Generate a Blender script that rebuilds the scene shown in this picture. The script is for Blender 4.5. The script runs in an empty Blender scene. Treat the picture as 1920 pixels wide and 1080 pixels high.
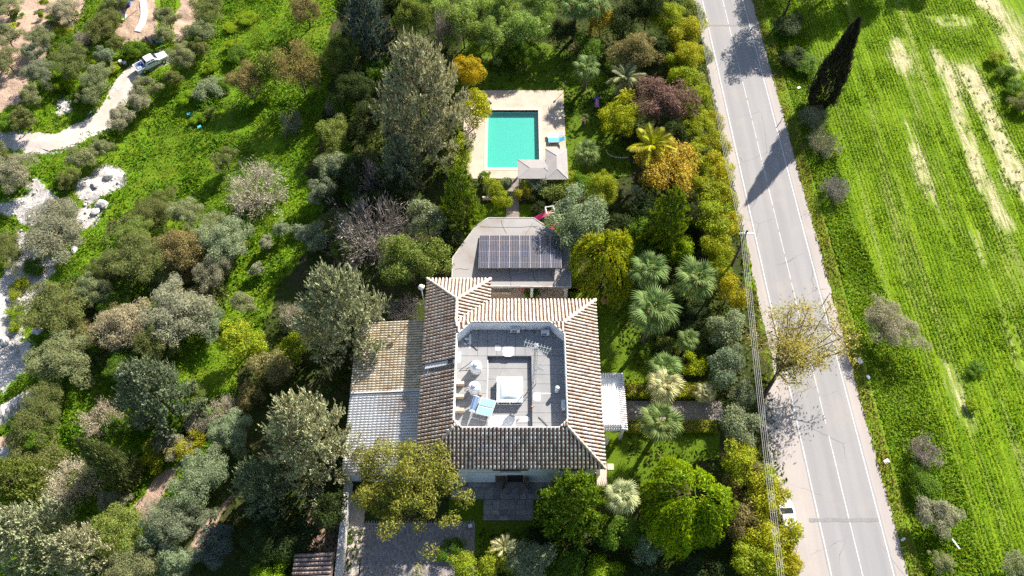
import bpy, bmesh, math, random
import numpy as np
from mathutils import Vector, Matrix

# ------------------------------------------------------------------ camera, sky, sun, exposure
S = bpy.context.scene
COL = S.collection
CAM_H = 75.0
TH = math.radians(30.2)
FPX = 1510.0
cam_d = bpy.data.cameras.new('camera'); cam = bpy.data.objects.new('camera', cam_d); COL.objects.link(cam)
cam.location = (0, 0, CAM_H); cam.rotation_euler = (TH, 0, 0)
cam_d.sensor_width = 36.0; cam_d.lens = FPX / 1920 * 36.0
cam_d.clip_start = 0.5; cam_d.clip_end = 12000
S.camera = cam

SUN = Vector((0.149, 0.2036, 0.179)).normalized()
W = bpy.data.worlds.new('World'); S.world = W; W.use_nodes = True
wn = W.node_tree.nodes; wl = W.node_tree.links
wn.clear()
sky = wn.new('ShaderNodeTexSky'); sky.sky_type = 'NISHITA'; sky.sun_disc = False
sky.sun_elevation = math.asin(SUN.z); sky.sun_rotation = math.atan2(SUN.x, SUN.y)
bg = wn.new('ShaderNodeBackground'); bg.inputs['Strength'].default_value = 0.08
wo = wn.new('ShaderNodeOutputWorld')
wl.new(sky.outputs[0], bg.inputs[0]); wl.new(bg.outputs[0], wo.inputs[0])
sd = bpy.data.lights.new('sun', 'SUN'); sd.energy = 5.0; sd.angle = math.radians(0.5); sd.color = (1.0, 0.94, 0.85)
so = bpy.data.objects.new('sun', sd); COL.objects.link(so)
so.rotation_euler = SUN.to_track_quat('Z', 'Y').to_euler(); so.location = (40, 50, 60)
vs = S.view_settings; vs.view_transform = 'Standard'; vs.look = 'None'; vs.gamma = 1.0; vs.use_curve_mapping = False
vs.exposure = 1.25
S.render.engine = 'CYCLES'
S.cycles.max_bounces = 6; S.cycles.diffuse_bounces = 3; S.cycles.transparent_max_bounces = 12; S.cycles.transmission_bounces = 4
S.cycles.glossy_bounces = 3
S.cycles.use_denoising = False
try: S.cycles.denoiser = 'OPENIMAGEDENOISE'
except Exception: pass
S.cycles.sample_clamp_indirect = 8.0

# ------------------------------------------------------------------ places: terrain and picture-to-ground conversion
CS, SN = math.cos(TH), math.sin(TH)
POOL = (-2.95, 3.25, 60.0, 69.0)

def sstep(a, b, x):
    t = np.clip((x - a) / (b - a), 0, 1)
    return t * t * (3 - 2 * t)

def terrain(x, y):
    x = np.asarray(x, float); y = np.asarray(y, float)
    z = -4.2 * sstep(22, 52, -x + 0.12 * (y - 45))
    z = z - 1.0 * sstep(49, 54, -x + 0.15 * (y - 50)) * sstep(62, 45, y)
    z = z + 0.30 * sstep(20, 28, -x) * (np.sin(x * .33 + y * .21) + np.sin(y * .4 - x * .13 + 1.3)) * .6
    z = z - 0.25 * sstep(35.5, 37.5, x) + 0.25 * sstep(37.5, 40, x)
    return z

def ray(px, py, z):
    v = (py - 540.0) / FPX; u = (px - 960.0) / FPX
    c = CS + v * SN; d = (CAM_H - z) / c
    return u * d, (SN - v * CS) * d

def G(px, py, dz=0.0):
    """the point dz metres above the ground that the photograph shows at px, py"""
    z = dz
    for _ in range(8):
        x, y = ray(px, py, z)
        z = float(terrain(x, y)) + dz
    return Vector((x, y, z))

def ppm(p):
    """pixels of the 1920 frame per metre at p (sideways)"""
    d = p.y * SN + (CAM_H - p.z) * CS
    return FPX / d

def in_poly(x, y, poly):
    x = np.asarray(x); y = np.asarray(y); r = np.zeros(x.shape, bool)
    n = len(poly)
    for i in range(n):
        x1, y1 = poly[i]; x2, y2 = poly[(i + 1) % n]
        if y1 == y2: continue
        c = ((y1 > y) != (y2 > y)) & (x < (x2 - x1) * (y - y1) / (y2 - y1) + x1)
        r ^= c
    return r

def GP(pts):
    return [tuple(G(a, b)[:2]) for a, b in pts]

_rngn = np.random.RandomState(5)
_lat = _rngn.rand(256, 256)
def vnoise(x, y, s):
    x = np.asarray(x) / s + 1000.0; y = np.asarray(y) / s + 1000.0
    i = np.floor(x).astype(int); j = np.floor(y).astype(int)
    fx = x - i; fy = y - j; fx = fx * fx * (3 - 2 * fx); fy = fy * fy * (3 - 2 * fy)
    g = lambda a, b: _lat[a % 256, b % 256]
    return (g(i, j) * (1 - fx) + g(i + 1, j) * fx) * (1 - fy) + (g(i, j + 1) * (1 - fx) + g(i + 1, j + 1) * fx) * fy

# ------------------------------------------------------------------ object helpers
def link(o, parent=None):
    COL.objects.link(o)
    if parent is not None: o.parent = parent
    return o

def tag(o, label=None, cat=None, group=None, kind=None):
    if label: o['label'] = label
    if cat: o['category'] = cat
    if group: o['group'] = group
    if kind: o['kind'] = kind
    return o

def thing(name, label, cat, loc=(0, 0, 0), rz=0.0, group=None):
    o = bpy.data.objects.new(name, None); o.empty_display_size = 0.2
    link(o); o.location = loc; o.rotation_euler = (0, 0, rz)
    return tag(o, label, cat, group)

def np_mesh(name, V, F, mat=None, smooth=False):
    V = np.asarray(V, np.float32); F = np.asarray(F, np.int32)
    m = bpy.data.meshes.new(name)
    m.vertices.add(len(V)); m.vertices.foreach_set('co', V.ravel())
    k = F.shape[1]
    m.loops.add(F.size); m.loops.foreach_set('vertex_index', F.ravel())
    m.polygons.add(len(F)); m.polygons.foreach_set('loop_start', np.arange(0, F.size, k, dtype=np.int32))
    if smooth: m.polygons.foreach_set('use_smooth', np.ones(len(F), bool))
    m.update(calc_edges=True)
    if mat: m.materials.append(mat)
    return m

class MB:
    """collects boxes, tubes and faces for one mesh"""
    def __init__(s): s.v = []; s.f = []
    def face(s, pts):
        n = len(s.v); s.v += [tuple(p) for p in pts]; s.f.append(tuple(range(n, n + len(pts)))); return s
    def mesh(s, V, F):
        n = len(s.v); s.v += [tuple(p) for p in V]; s.f += [tuple(n + i for i in f) for f in F]; return s
    def box(s, c, d, rz=0.0, mtx=None):
        hx, hy, hz = d[0] / 2, d[1] / 2, d[2] / 2
        V = [Vector((sx * hx, sy * hy, sz * hz)) for sz in (-1, 1) for sy in (-1, 1) for sx in (-1, 1)]
        R = mtx if mtx is not None else Matrix.Rotation(rz, 3, 'Z')
        c = Vector(c)
        return s.mesh([R @ p + c for p in V], [(0, 2, 3, 1), (4, 5, 7, 6), (0, 1, 5, 4), (2, 6, 7, 3), (0, 4, 6, 2), (1, 3, 7, 5)])
    def span(s, x0, x1, y0, y1, z0, z1):
        return s.box(((x0 + x1) / 2, (y0 + y1) / 2, (z0 + z1) / 2), (x1 - x0, y1 - y0, z1 - z0))
    def tube(s, pts, rad, seg=6, cap=True):
        pts = [Vector(p) for p in pts]; n = len(pts)
        if not hasattr(rad, '__len__'): rad = [rad] * n
        rings = []; base = len(s.v); up = None
        for i, p in enumerate(pts):
            d = (pts[min(i + 1, n - 1)] - pts[max(i - 1, 0)])
            d = d.normalized() if d.length > 1e-9 else Vector((0, 0, 1))
            if up is None:
                up = Vector((1, 0, 0)) if abs(d.x) < .9 else Vector((0, 1, 0))
            a = d.cross(up).normalized(); b = d.cross(a)
            up = -b if False else up
            for k in range(seg):
                t = 2 * math.pi * k / seg
                s.v.append(tuple(p + (a * math.cos(t) + b * math.sin(t)) * rad[i]))
        for i in range(n - 1):
            for k in range(seg):
                k2 = (k + 1) % seg
                s.f.append((base + i * seg + k, base + i * seg + k2, base + (i + 1) * seg + k2, base + (i + 1) * seg + k))
        if cap:
            s.f.append(tuple(base + k for k in range(seg))[::-1])
            s.f.append(tuple(base + (n - 1) * seg + k for k in range(seg)))
        return s
    def lathe(s, prof, seg=16, c=(0, 0, 0)):
        base = len(s.v)
        for r, z in prof:
            for k in range(seg):
                t = 2 * math.pi * k / seg
                s.v.append((c[0] + r * math.cos(t), c[1] + r * math.sin(t), c[2] + z))
        for i in range(len(prof) - 1):
            for k in range(seg):
                k2 = (k + 1) % seg
                s.f.append((base + i * seg + k, base + i * seg + k2, base + (i + 1) * seg + k2, base + (i + 1) * seg + k))
        s.f.append(tuple(base + k for k in range(seg))[::-1])
        s.f.append(tuple(base + (len(prof) - 1) * seg + k for k in range(seg)))
        return s
    def prism(s, poly, z0, z1):
        n = len(poly); b = len(s.v)
        s.v += [(p[0], p[1], z0) for p in poly] + [(p[0], p[1], z1) for p in poly]
        area = sum(poly[i][0] * poly[(i + 1) % n][1] - poly[(i + 1) % n][0] * poly[i][1] for i in range(n))
        idx = list(range(n)) if area > 0 else list(range(n))[::-1]
        s.f.append(tuple(b + i for i in idx[::-1])); s.f.append(tuple(b + n + i for i in idx))
        for q in range(n):
            i, j = idx[q], idx[(q + 1) % n]
            s.f.append((b + i, b + j, b + n + j, b + n + i))
        return s
    def data(s, name, mat=None, smooth=False, bevel=0):
        m = bpy.data.meshes.new(name); m.from_pydata(s.v, [], s.f)
        if bevel:
            bm = bmesh.new(); bm.from_mesh(m)
            bmesh.ops.remove_doubles(bm, verts=bm.verts, dist=1e-5)
            bmesh.ops.bevel(bm, geom=[e for e in bm.edges], offset=bevel, segments=2, affect='EDGES', profile=.7)
            bm.to_mesh(m); bm.free()
        if smooth:
            m.polygons.foreach_set('use_smooth', np.ones(len(m.polygons), bool))
        m.update()
        if mat: m.materials.append(mat)
        return m
    def build(s, name, mat, parent=None, smooth=False, bevel=0, loc=None):
        o = bpy.data.objects.new(name, s.data(name, mat, smooth, bevel))
        if loc is not None: o.location = loc
        return link(o, parent)

def add(name, mesh, parent=None, loc=(0, 0, 0), rot=(0, 0, 0), sc=(1, 1, 1), color=None):
    o = bpy.data.objects.new(name, mesh)
    link(o, parent); o.location = loc; o.rotation_euler = rot; o.scale = sc
    if color: o.color = (*color, 1)
    return o

# ------------------------------------------------------------------ materials
def nodes(name):
    m = bpy.data.materials.new(name); m.use_nodes = True
    t = m.node_tree; t.nodes.clear()
    out = t.nodes.new('ShaderNodeOutputMaterial')
    p = t.nodes.new('ShaderNodeBsdfPrincipled')
    t.links.new(p.outputs[0], out.inputs[0])
    return m, t, p, out

def N(t, kind, **kw):
    n = t.nodes.new(kind)
    for k, v in kw.items():
        if k in n.inputs: n.inputs[k].default_value = v
        else: setattr(n, k, v)
    return n

def wpos(t, scale=1.0, vec=None):
    g = N(t, 'ShaderNodeNewGeometry')
    mp = N(t, 'ShaderNodeMapping')
    mp.inputs['Scale'].default_value = vec or (scale, scale, scale)
    t.links.new(g.outputs['Position'], mp.inputs[0])
    return mp.outputs[0]

def noise(t, vec, scale, detail=4.0, rough=0.6):
    n = N(t, 'ShaderNodeTexNoise', Scale=scale, Detail=detail, Roughness=rough)
    t.links.new(vec, n.inputs['Vector'])
    return n.outputs['Fac']

def ramp(t, fac, stops):
    r = N(t, 'ShaderNodeValToRGB')
    e = r.color_ramp.elements
    while len(e) < len(stops): e.new(0.5)
    for i, (p, c) in enumerate(stops):
        e[i].position = p; e[i].color = (*c, 1) if len(c) == 3 else c
    t.links.new(fac, r.inputs[0])
    return r.outputs[0]

def mixc(t, fac, a, b, mode='MIX'):
    m = N(t, 'ShaderNodeMix', data_type='RGBA', blend_type=mode)
    for v, s in ((fac, 0), (a, 6), (b, 7)):
        if hasattr(v, 'links') or isinstance(v, bpy.types.NodeSocket): t.links.new(v, m.inputs[s])
        elif s == 0: m.inputs[0].default_value = v
        else: m.inputs[s].default_value = (*v, 1)
    return m.outputs[2]

def maprange(t, v, a, b, c=0.0, d=1.0):
    m = N(t, 'ShaderNodeMapRange'); m.inputs[1].default_value = a; m.inputs[2].default_value = b
    m.inputs[3].default_value = c; m.inputs[4].default_value = d
    t.links.new(v, m.inputs[0]); return m.outputs[0]

def bump(t, p, fac, strength=.3, dist=.05):
    b = N(t, 'ShaderNodeBump'); b.inputs['Strength'].default_value = strength; b.inputs['Distance'].default_value = dist
    t.links.new(fac, b.inputs['Height']); t.links.new(b.outputs[0], p.inputs['Normal'])

def mat(name, c, c2=None, scale=2.0, rough=.7, spec=.3, metal=0.0, bmp=0.0, dirt=None, dscale=.6, fine=12.0):
    """plain painted or natural surface: two tones of procedural noise, optional dirt patches and fine relief"""
    m, t, p, out = nodes(name)
    c2 = c2 or tuple(v * .82 for v in c)
    pos = wpos(t)
    col = ramp(t, noise(t, pos, scale, 6), [(.3, c2), (.7, c)])
    if dirt:
        d = ramp(t, noise(t, pos, dscale, 8, .7), [(.48, (0, 0, 0)), (.66, (1, 1, 1))])
        col = mixc(t, d, col, dirt)
    t.links.new(col, p.inputs['Base Color'])
    p.inputs['Roughness'].default_value = rough; p.inputs['Metallic'].default_value = metal
    p.inputs['Specular IOR Level'].default_value = spec
    if bmp: bump(t, p, noise(t, pos, fine, 5), bmp, .03)
    return m

def island_mat(name, cols, rough=.8, spec=.2, vary=.35, sc=3.0):
    """each loose piece picks its own tone"""
    m, t, p, out = nodes(name)
    g = N(t, 'ShaderNodeNewGeometry')
    n = len(cols)
    oi = N(t, 'ShaderNodeObjectInfo')
    ma = N(t, 'ShaderNodeMath', operation='MULTIPLY_ADD'); t.links.new(oi.outputs['Random'], ma.inputs[0]); ma.inputs[1].default_value = 7.31
    t.links.new(g.outputs['Random Per Island'], ma.inputs[2])
    fr = N(t, 'ShaderNodeMath', operation='FRACT'); t.links.new(ma.outputs[0], fr.inputs[0])
    col = ramp(t, fr.outputs[0], [((i + .5) / n, c) for i, c in enumerate(cols)])
    f = noise(t, wpos(t), sc, 6)
    v = maprange(t, f, .25, .75, 1 - vary, 1 + vary)
    h = N(t, 'ShaderNodeHueSaturation'); t.links.new(col, h.inputs['Color']); t.links.new(v, h.inputs['Value'])
    t.links.new(h.outputs[0], p.inputs['Base Color'])
    p.inputs['Roughness'].default_value = rough; p.inputs['Specular IOR Level'].default_value = spec
    return m

def leaf_mat(name, trans=.35, lo=.55, hi=1.5, rough=.55, hue=.035):
    """foliage: tone from the object's own colour, every leaf a little different, light passes through"""
    m, t, p, out = nodes(name)
    oi = N(t, 'ShaderNodeObjectInfo'); g = N(t, 'ShaderNodeNewGeometry')
    h = N(t, 'ShaderNodeHueSaturation')
    t.links.new(oi.outputs['Color'], h.inputs['Color'])
    t.links.new(maprange(t, g.outputs['Random Per Island'], 0, 1, lo, hi), h.inputs['Value'])
    w = N(t, 'ShaderNodeTexWhiteNoise', noise_dimensions='1D'); t.links.new(g.outputs['Random Per Island'], w.inputs['W'])
    t.links.new(maprange(t, w.outputs['Value'], 0, 1, .5 - hue, .5 + hue), h.inputs['Hue'])
    t.links.new(h.outputs[0], p.inputs['Base Color'])
    p.inputs['Roughness'].default_value = rough; p.inputs['Specular IOR Level'].default_value = .08
    tr = N(t, 'ShaderNodeBsdfTranslucent')
    h2 = N(t, 'ShaderNodeHueSaturation', Saturation=1.15, Value=1.1); h2.inputs['Hue'].default_value = .485
    t.links.new(h.outputs[0], h2.inputs['Color']); t.links.new(h2.outputs[0], tr.inputs['Color'])
    mx = N(t, 'ShaderNodeMixShader'); mx.inputs[0].default_value = trans
    t.links.new(p.outputs[0], mx.inputs[1]); t.links.new(tr.outputs[0], mx.inputs[2]); t.links.new(mx.outputs[0], out.inputs[0])
    return m

M = {}
M['leaf'] = leaf_mat('foliage', .38, .6, 1.75)
M['needle'] = leaf_mat('needles', .22, .5, 1.8)
M['grass_blade'] = leaf_mat('grass_blades', .4, .6, 1.4)
M['bark'] = mat('bark', (.16, .12, .09), (.07, .05, .04), 4, .9, .1, bmp=.5)
M['pale_bark'] = mat('pale_bark', (.42, .37, .33), (.25, .2, .17), 5, .9, .1)
M['palm_bark'] = mat('palm_bark', (.20, .15, .12), (.09, .065, .05), 6, .9, .1, bmp=.6)
M['twig'] = leaf_mat('twigs', .05, .5, 1.5, .9, .01)
M['white'] = mat('white_render', (.68, .67, .65), (.60, .59, .57), 1.5, .75, .3)
M['wall'] = mat('house_wall', (.72, .74, .76), (.64, .66, .68), 1.2, .85, .2, dirt=(.50, .50, .48), dscale=.9)
M['white_metal'] = mat('white_metal', (.8, .8, .8), (.72, .72, .71), 3, .4, .5)
M['tile'] = island_mat('clay_tiles', [(.54, .40, .31), (.66, .56, .47), (.44, .32, .25), (.72, .64, .55), (.34, .26, .215), (.62, .46, .34), (.58, .51, .45)], vary=.35, sc=2.5)
M['tile_pan'] = mat('tile_pans', (.20, .14, .11), (.11, .08, .065), 3, .95, .1)  # pan tiles, colour darkened to deepen the shadows between the tile rows
M['ridge'] = island_mat('ridge_tiles', [(.62, .46, .37), (.70, .58, .48), (.52, .40, .32)], vary=.25)
M['annex_tile'] = island_mat('weathered_annex_tiles', [(.66, .54, .36), (.72, .67, .58), (.60, .44, .26), (.68, .60, .47), (.56, .49, .39)], vary=.35, sc=.8)
M['annex_white'] = mat('whitewashed_sheet', (.74, .75, .77), (.67, .68, .70), 1, .7, .2, dirt=(.50, .42, .36), dscale=.33)
M['annex_base'] = mat('annex_pan_tiles', (.50, .41, .28), (.40, .33, .24), 1.5, .9, .2, dirt=(.58, .55, .50), dscale=.4)
M['bitumen'] = mat('roof_felt', (.29, .287, .284), (.235, .233, .233), .8, .85, .25, bmp=.15)
M['bitumen_seam'] = mat('roof_felt_seam', (.13, .13, .135), (.09, .09, .095), 3, .8, .3)
M['patch'] = mat('white_roof_patch', (.72, .72, .715), (.64, .64, .63), 4, .7, .3)
M['concrete_roof'] = mat('grey_screed', (.34, .32, .305), (.27, .255, .245), .7, .9, .2, dirt=(.24, .205, .18), dscale=.35, bmp=.15)
M['grey_metal'] = mat('grey_metal', (.45, .46, .47), (.36, .37, .38), 3, .4, .5, .6)
M['galv'] = mat('galvanised', (.62, .63, .64), (.5, .51, .52), 5, .35, .5, .8)
M['dark'] = mat('dark_opening', (.03, .028, .027), None, 3, .9, .1)
M['brown_wood'] = mat('brown_wood', (.15, .10, .075), (.09, .06, .045), 5, .6, .3)
M['terracotta'] = mat('terracotta', (.50, .26, .17), (.40, .2, .13), 4, .8, .2)
M['black'] = mat('black_rubber', (.025, .025, .027), None, 6, .7, .3)
M['beige_paving'] = mat('beige_paving', (.58, .47, .37), (.50, .40, .31), .8, .85, .2, dirt=(.42, .33, .26), dscale=.5)
M['deck'] = mat('pool_deck_paving', (.51, .42, .335), (.45, .365, .285), .9, .85, .2, dirt=(.40, .31, .235), dscale=.55, bmp=.1)
M['coping'] = mat('coping_stone', (.58, .485, .40), (.50, .41, .335), 3, .8, .2)
# ------------------------------------------------------------------ ground
BOUND = GP([(700, -60), (655, 0), (610, 60), (620, 150), (600, 250), (570, 330), (610, 420), (560, 480), (510, 560), (490, 640), (430, 720), (440, 790), (360, 890), (350, 1000), (300, 1080), (280, 1160)])
SOIL = [GP(p) for p in (
    [(-60, -60), (180, -60), (150, 30), (100, 80), (85, 110), (50, 140), (70, 170), (20, 200), (-60, 250)],
    [(215, -40), (305, -40), (300, 60), (285, 84), (225, 82), (212, 40)],
    [(335, -30), (368, -30), (372, 30), (350, 72), (325, 74)],
    [(255, 945), (290, 895), (335, 865), (338, 880), (320, 915), (285, 975), (262, 978)],
    [(330, 1070), (370, 1010), (430, 930), (446, 930), (380, 1030), (350, 1085)],
    [(0, 815), (28, 800), (20, 850), (-30, 870)],
)]
PALE = [GP(p) for p in (
    [(100, 200), (112, 187), (133, 188), (130, 208), (112, 214)],
    [(-40, 385), (0, 372), (90, 350), (108, 372), (100, 405), (55, 425), (40, 415), (0, 400), (-40, 410)],
    [(145, 345), (205, 310), (236, 322), (228, 350), (170, 380), (150, 400)],
    [(35, 430), (70, 440), (70, 480), (112, 485), (98, 530), (55, 560), (40, 600), (60, 640), (50, 690), (10, 735), (-40, 740), (-40, 540), (-10, 530), (20, 480)],
    [(140, 395), (200, 380), (190, 400), (165, 430), (150, 425)],
    [(-40, 775), (20, 745), (75, 722), (66, 752), (20, 795), (-40, 830)],
    [(-40, 850), (15, 835), (40, 810), (20, 860), (-40, 900)],
    [(45, 350), (70, 330), (95, 345), (80, 360)],
)]
TRACK = [(300, 112), (262, 128), (238, 152), (222, 185), (205, 215), (172, 243), (130, 262), (80, 270), (30, 268), (-40, 262)]
FIELD_L = [GP([(1470, -80)])[0], GP([(1545, 200)])[0], GP([(1600, 420)])[0], GP([(1660, 545)])[0], GP([(1740, 730)])[0], GP([(1800, 880)])[0], GP([(1850, 1090)])[0]]
FIELD = FIELD_L + [(62, 5), (400, 5), (400, 120), (40, 120)]
DRY = [GP(p) for p in (
    [(1668, 72), (1690, 66), (1705, 75), (1715, 138), (1682, 140)],
    [(1742, 92), (1765, 90), (1785, 130), (1812, 210), (1850, 330), (1905, 430), (1885, 440), (1835, 355), (1790, 240)],
    [(1792, 118), (1825, 120), (1860, 190), (1905, 290), (1945, 360), (1945, 430), (1885, 330), (1835, 220)],
    [(1680, 198), (1692, 204), (1722, 270), (1760, 390), (1745, 385), (1712, 300)],
    [(1800, -30), (1870, -30), (1900, 40), (1930, 95), (1905, 90), (1880, 40), (1830, 5)],
    [(1870, 60), (1905, 60), (1935, 130), (1910, 150), (1885, 100)],
    [(1755, 665), (1785, 680), (1812, 745), (1838, 810), (1820, 812), (1785, 760)],
    [(1745, 380), (1760, 390), (1795, 455), (1785, 455)],
    [(1810, 420), (1835, 430), (1855, 490), (1840, 500)],
    [(1735, 30), (1790, 26), (1832, 32), (1830, 46), (1770, 50)],
    [(1880, 600), (1900, 610), (1935, 700), (1915, 700)],
)]
def axis(lo, hi, step, far):
    a = list(np.arange(lo, hi + 1e-6, step)); s = step; x = hi; y = lo; post = []; pre = []
    while x < far: s *= 1.5; x += s; post.append(x)
    s = step
    while y > -far: s *= 1.5; y -= s; pre.append(y)
    return np.array(pre[::-1] + a + post)
gx = axis(-82, 66, .3, 5000); gy = axis(6, 102, .3, 5000)
XX, YY = np.meshgrid(gx, gy)
ZZ = terrain(XX, YY)
def relief(x, y):
    return ((vnoise(x, y, 2.3) - .5) * .30 + (vnoise(x + 7, y, 1.0) - .5) * .26) * sstep(22, 30, -x) + (vnoise(x, y, 1.1) - .5) * .14 * sstep(40, 43, x)
ZZ = ZZ + relief(XX, YY) * (np.abs(XX) < 90) - .02
inp = (XX > POOL[0] - .6) & (XX < POOL[1] + .6) & (YY > POOL[2] - .6) & (YY < POOL[3] + .6)
ZZ[inp] = -2.4
wx = XX + (vnoise(XX, YY, 1.7) - .5) * 1.8 + (vnoise(XX + 50, YY, .5) - .5) * .7
wy = YY + (vnoise(XX + 91, YY + 17, 1.7) - .5) * 1.8 + (vnoise(XX, YY + 70, .5) - .5) * .7
near = (np.abs(XX) < 100) & (YY > -20) & (YY < 130)
def region(polys):
    r = np.zeros(XX.shape, bool)
    for p in polys: r |= in_poly(wx, wy, p)
    r = r.astype(float)
    r[1:-1, 1:-1] = (r[1:-1, 1:-1] * 2 + r[:-2, 1:-1] + r[2:, 1:-1] + r[1:-1, :-2] + r[1:-1, 2:]) / 6
    return r
m_soil = region(SOIL)
m_pale = region(PALE)
tr = [G(a, b) for a, b in TRACK]
dist = np.full(XX.shape, 1e9)
for a, b in zip(tr[:-1], tr[1:]):
    d = b - a; L2 = d.x ** 2 + d.y ** 2
    t = np.clip(((wx - a.x) * d.x + (wy - a.y) * d.y) / L2, 0, 1)
    dist = np.minimum(dist, np.hypot(wx - a.x - t * d.x, wy - a.y - t * d.y))
m_pale = np.maximum(m_pale, 1 - sstep(1.1, 2.0, dist))
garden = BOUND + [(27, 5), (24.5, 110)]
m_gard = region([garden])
m_field = region([FIELD])
m_dry = np.maximum.reduce([region([p]) * w_ for p, w_ in zip(DRY, (.75, .85, .85, .7, .9, .9, .5, .45, .45, .6, .4))])
for _ in range(7):
    q_ = m_dry.copy(); q_[2:-2] = (m_dry[2:-2] * 2 + m_dry[1:-3] + m_dry[3:-1] + m_dry[:-4] + m_dry[4:]) / 6; q_[:, 1:-1] = (q_[:, 1:-1] * 2 + q_[:, :-2] + q_[:, 2:]) / 4; m_dry = q_
V = np.stack([XX, YY, ZZ], -1).reshape(-1, 3)
ny, nx = XX.shape
idx = np.arange(nx * ny).reshape(ny, nx)
F = np.stack([idx[:-1, :-1], idx[:-1, 1:], idx[1:, 1:], idx[1:, :-1]], -1).reshape(-1, 4)

def ground_mat():
    m, t, p, out = nodes('ground')
    A = N(t, 'ShaderNodeVertexColor', layer_name='cover_a'); B = N(t, 'ShaderNodeVertexColor', layer_name='cover_b')
    sa = N(t, 'ShaderNodeSeparateColor'); t.links.new(A.outputs[0], sa.inputs[0])
    sb = N(t, 'ShaderNodeSeparateColor'); t.links.new(B.outputs[0], sb.inputs[0])
    pos = wpos(t)
    fine = noise(t, pos, 3.0, 8, .7); mid = noise(t, pos, .45, 6); big = noise(t, pos, .12, 4)
    def soft(s, w=.35, lim=.18):
        ad = N(t, 'ShaderNodeMath', operation='ADD'); t.links.new(s, ad.inputs[0])
        sh = maprange(t, fine, 0, 1, -w, w); t.links.new(sh, ad.inputs[1])
        return maprange(t, ad.outputs[0], .5 - lim, .5 + lim)
    lush = ramp(t, fine, [(.25, (.05, .12, .006)), (.5, (.11, .23, .008)), (.75, (.19, .30, .014))])
    lush = mixc(t, maprange(t, mid, .35, .65), lush, (.16, .21, .015))
    lush = mixc(t, maprange(t, big, .5, .7, 0, .7), lush, (.06, .12, .012))
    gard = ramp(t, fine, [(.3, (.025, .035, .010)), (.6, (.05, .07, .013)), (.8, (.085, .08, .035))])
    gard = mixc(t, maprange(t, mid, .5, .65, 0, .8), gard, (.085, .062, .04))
    rows = noise(t, wpos(t, vec=(2.2, .05, 1)), 1.0, 5, .65)
    rows2 = noise(t, wpos(t, vec=(.55, .03, 1)), 1.0, 4, .6)
    fld = ramp(t, rows, [(.3, (.075, .15, .004)), (.5, (.14, .235, .006)), (.68, (.23, .31, .014))])
    fld = mixc(t, maprange(t, rows2, .52, .68, 0, .55), fld, (.30, .31, .10))
    dry = ramp(t, noise(t, wpos(t, vec=(3.5, .5, 1)), 1.0, 6, .7), [(.3, (.30, .31, .10)), (.5, (.52, .44, .27)), (.75, (.62, .54, .38))])
    soil = ramp(t, noise(t, pos, 1.2, 8, .65), [(.3, (.36, .25, .18)), (.7, (.50, .36, .27))])
    pale = ramp(t, noise(t, pos, 2.2, 10, .8), [(.30, (.16, .15, .14)), (.44, (.42, .385, .355)), (.58, (.62, .585, .55)), (.8, (.70, .665, .63))])
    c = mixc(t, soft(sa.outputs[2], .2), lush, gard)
    c = mixc(t, soft(sb.outputs[0], .2), c, fld)
    dn = noise(t, wpos(t, vec=(3.2, .22, 1)), 1.0, 6, .7); da = N(t, 'ShaderNodeMath', operation='MULTIPLY_ADD'); t.links.new(maprange(t, dn, .3, .7, -.55, .55), da.inputs[0]); da.inputs[1].default_value = 1.0; t.links.new(sb.outputs[1], da.inputs[2])
    dm_ = N(t, 'ShaderNodeMath', operation='MULTIPLY'); t.links.new(soft(da.outputs[0], .25, .3), dm_.inputs[0]); t.links.new(maprange(t, sb.outputs[1], .05, .25), dm_.inputs[1])
    c = mixc(t, dm_.outputs[0], c, dry)
    c = mixc(t, soft(sa.outputs[0]), c, soil)
    pa_ = N(t, 'ShaderNodeMath', operation='ADD'); t.links.new(sa.outputs[1], pa_.inputs[0]); t.links.new(maprange(t, noise(t, pos, .9, 7, .7), .3, .7, -.42, .30), pa_.inputs[1])
    c = mixc(t, soft(pa_.outputs[0], .5, .22), c, pale)
    t.links.new(c, p.inputs['Base Color']); p.inputs['Roughness'].default_value = .95; p.inputs['Specular IOR Level'].default_value = .1
    bump(t, p, noise(t, pos, 2.2, 9, .75), .9, .25)
    return m
M['ground'] = ground_mat()
gm = np_mesh('ground', V, F, M['ground'], True)
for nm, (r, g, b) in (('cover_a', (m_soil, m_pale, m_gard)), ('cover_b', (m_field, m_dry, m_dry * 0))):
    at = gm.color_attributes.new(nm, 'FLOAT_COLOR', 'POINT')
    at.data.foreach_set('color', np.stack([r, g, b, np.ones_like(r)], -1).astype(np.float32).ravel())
ground = add('ground', gm); tag(ground, kind='structure')

# -- sheets laid on the ground
def sheet(name, poly, z, m, kind='structure', label=None, thick=0.0):
    mb = MB()
    if thick: mb.prism(poly, z - thick, z)
    else:
        a = sum(poly[i][0] * poly[(i + 1) % len(poly)][1] - poly[(i + 1) % len(poly)][0] * poly[i][1] for i in range(len(poly)))
        mb.face([(x, y, z) for x, y in (poly if a > 0 else poly[::-1])])
    o = mb.build(name, m); tag(o, label, kind=kind); return o

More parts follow.
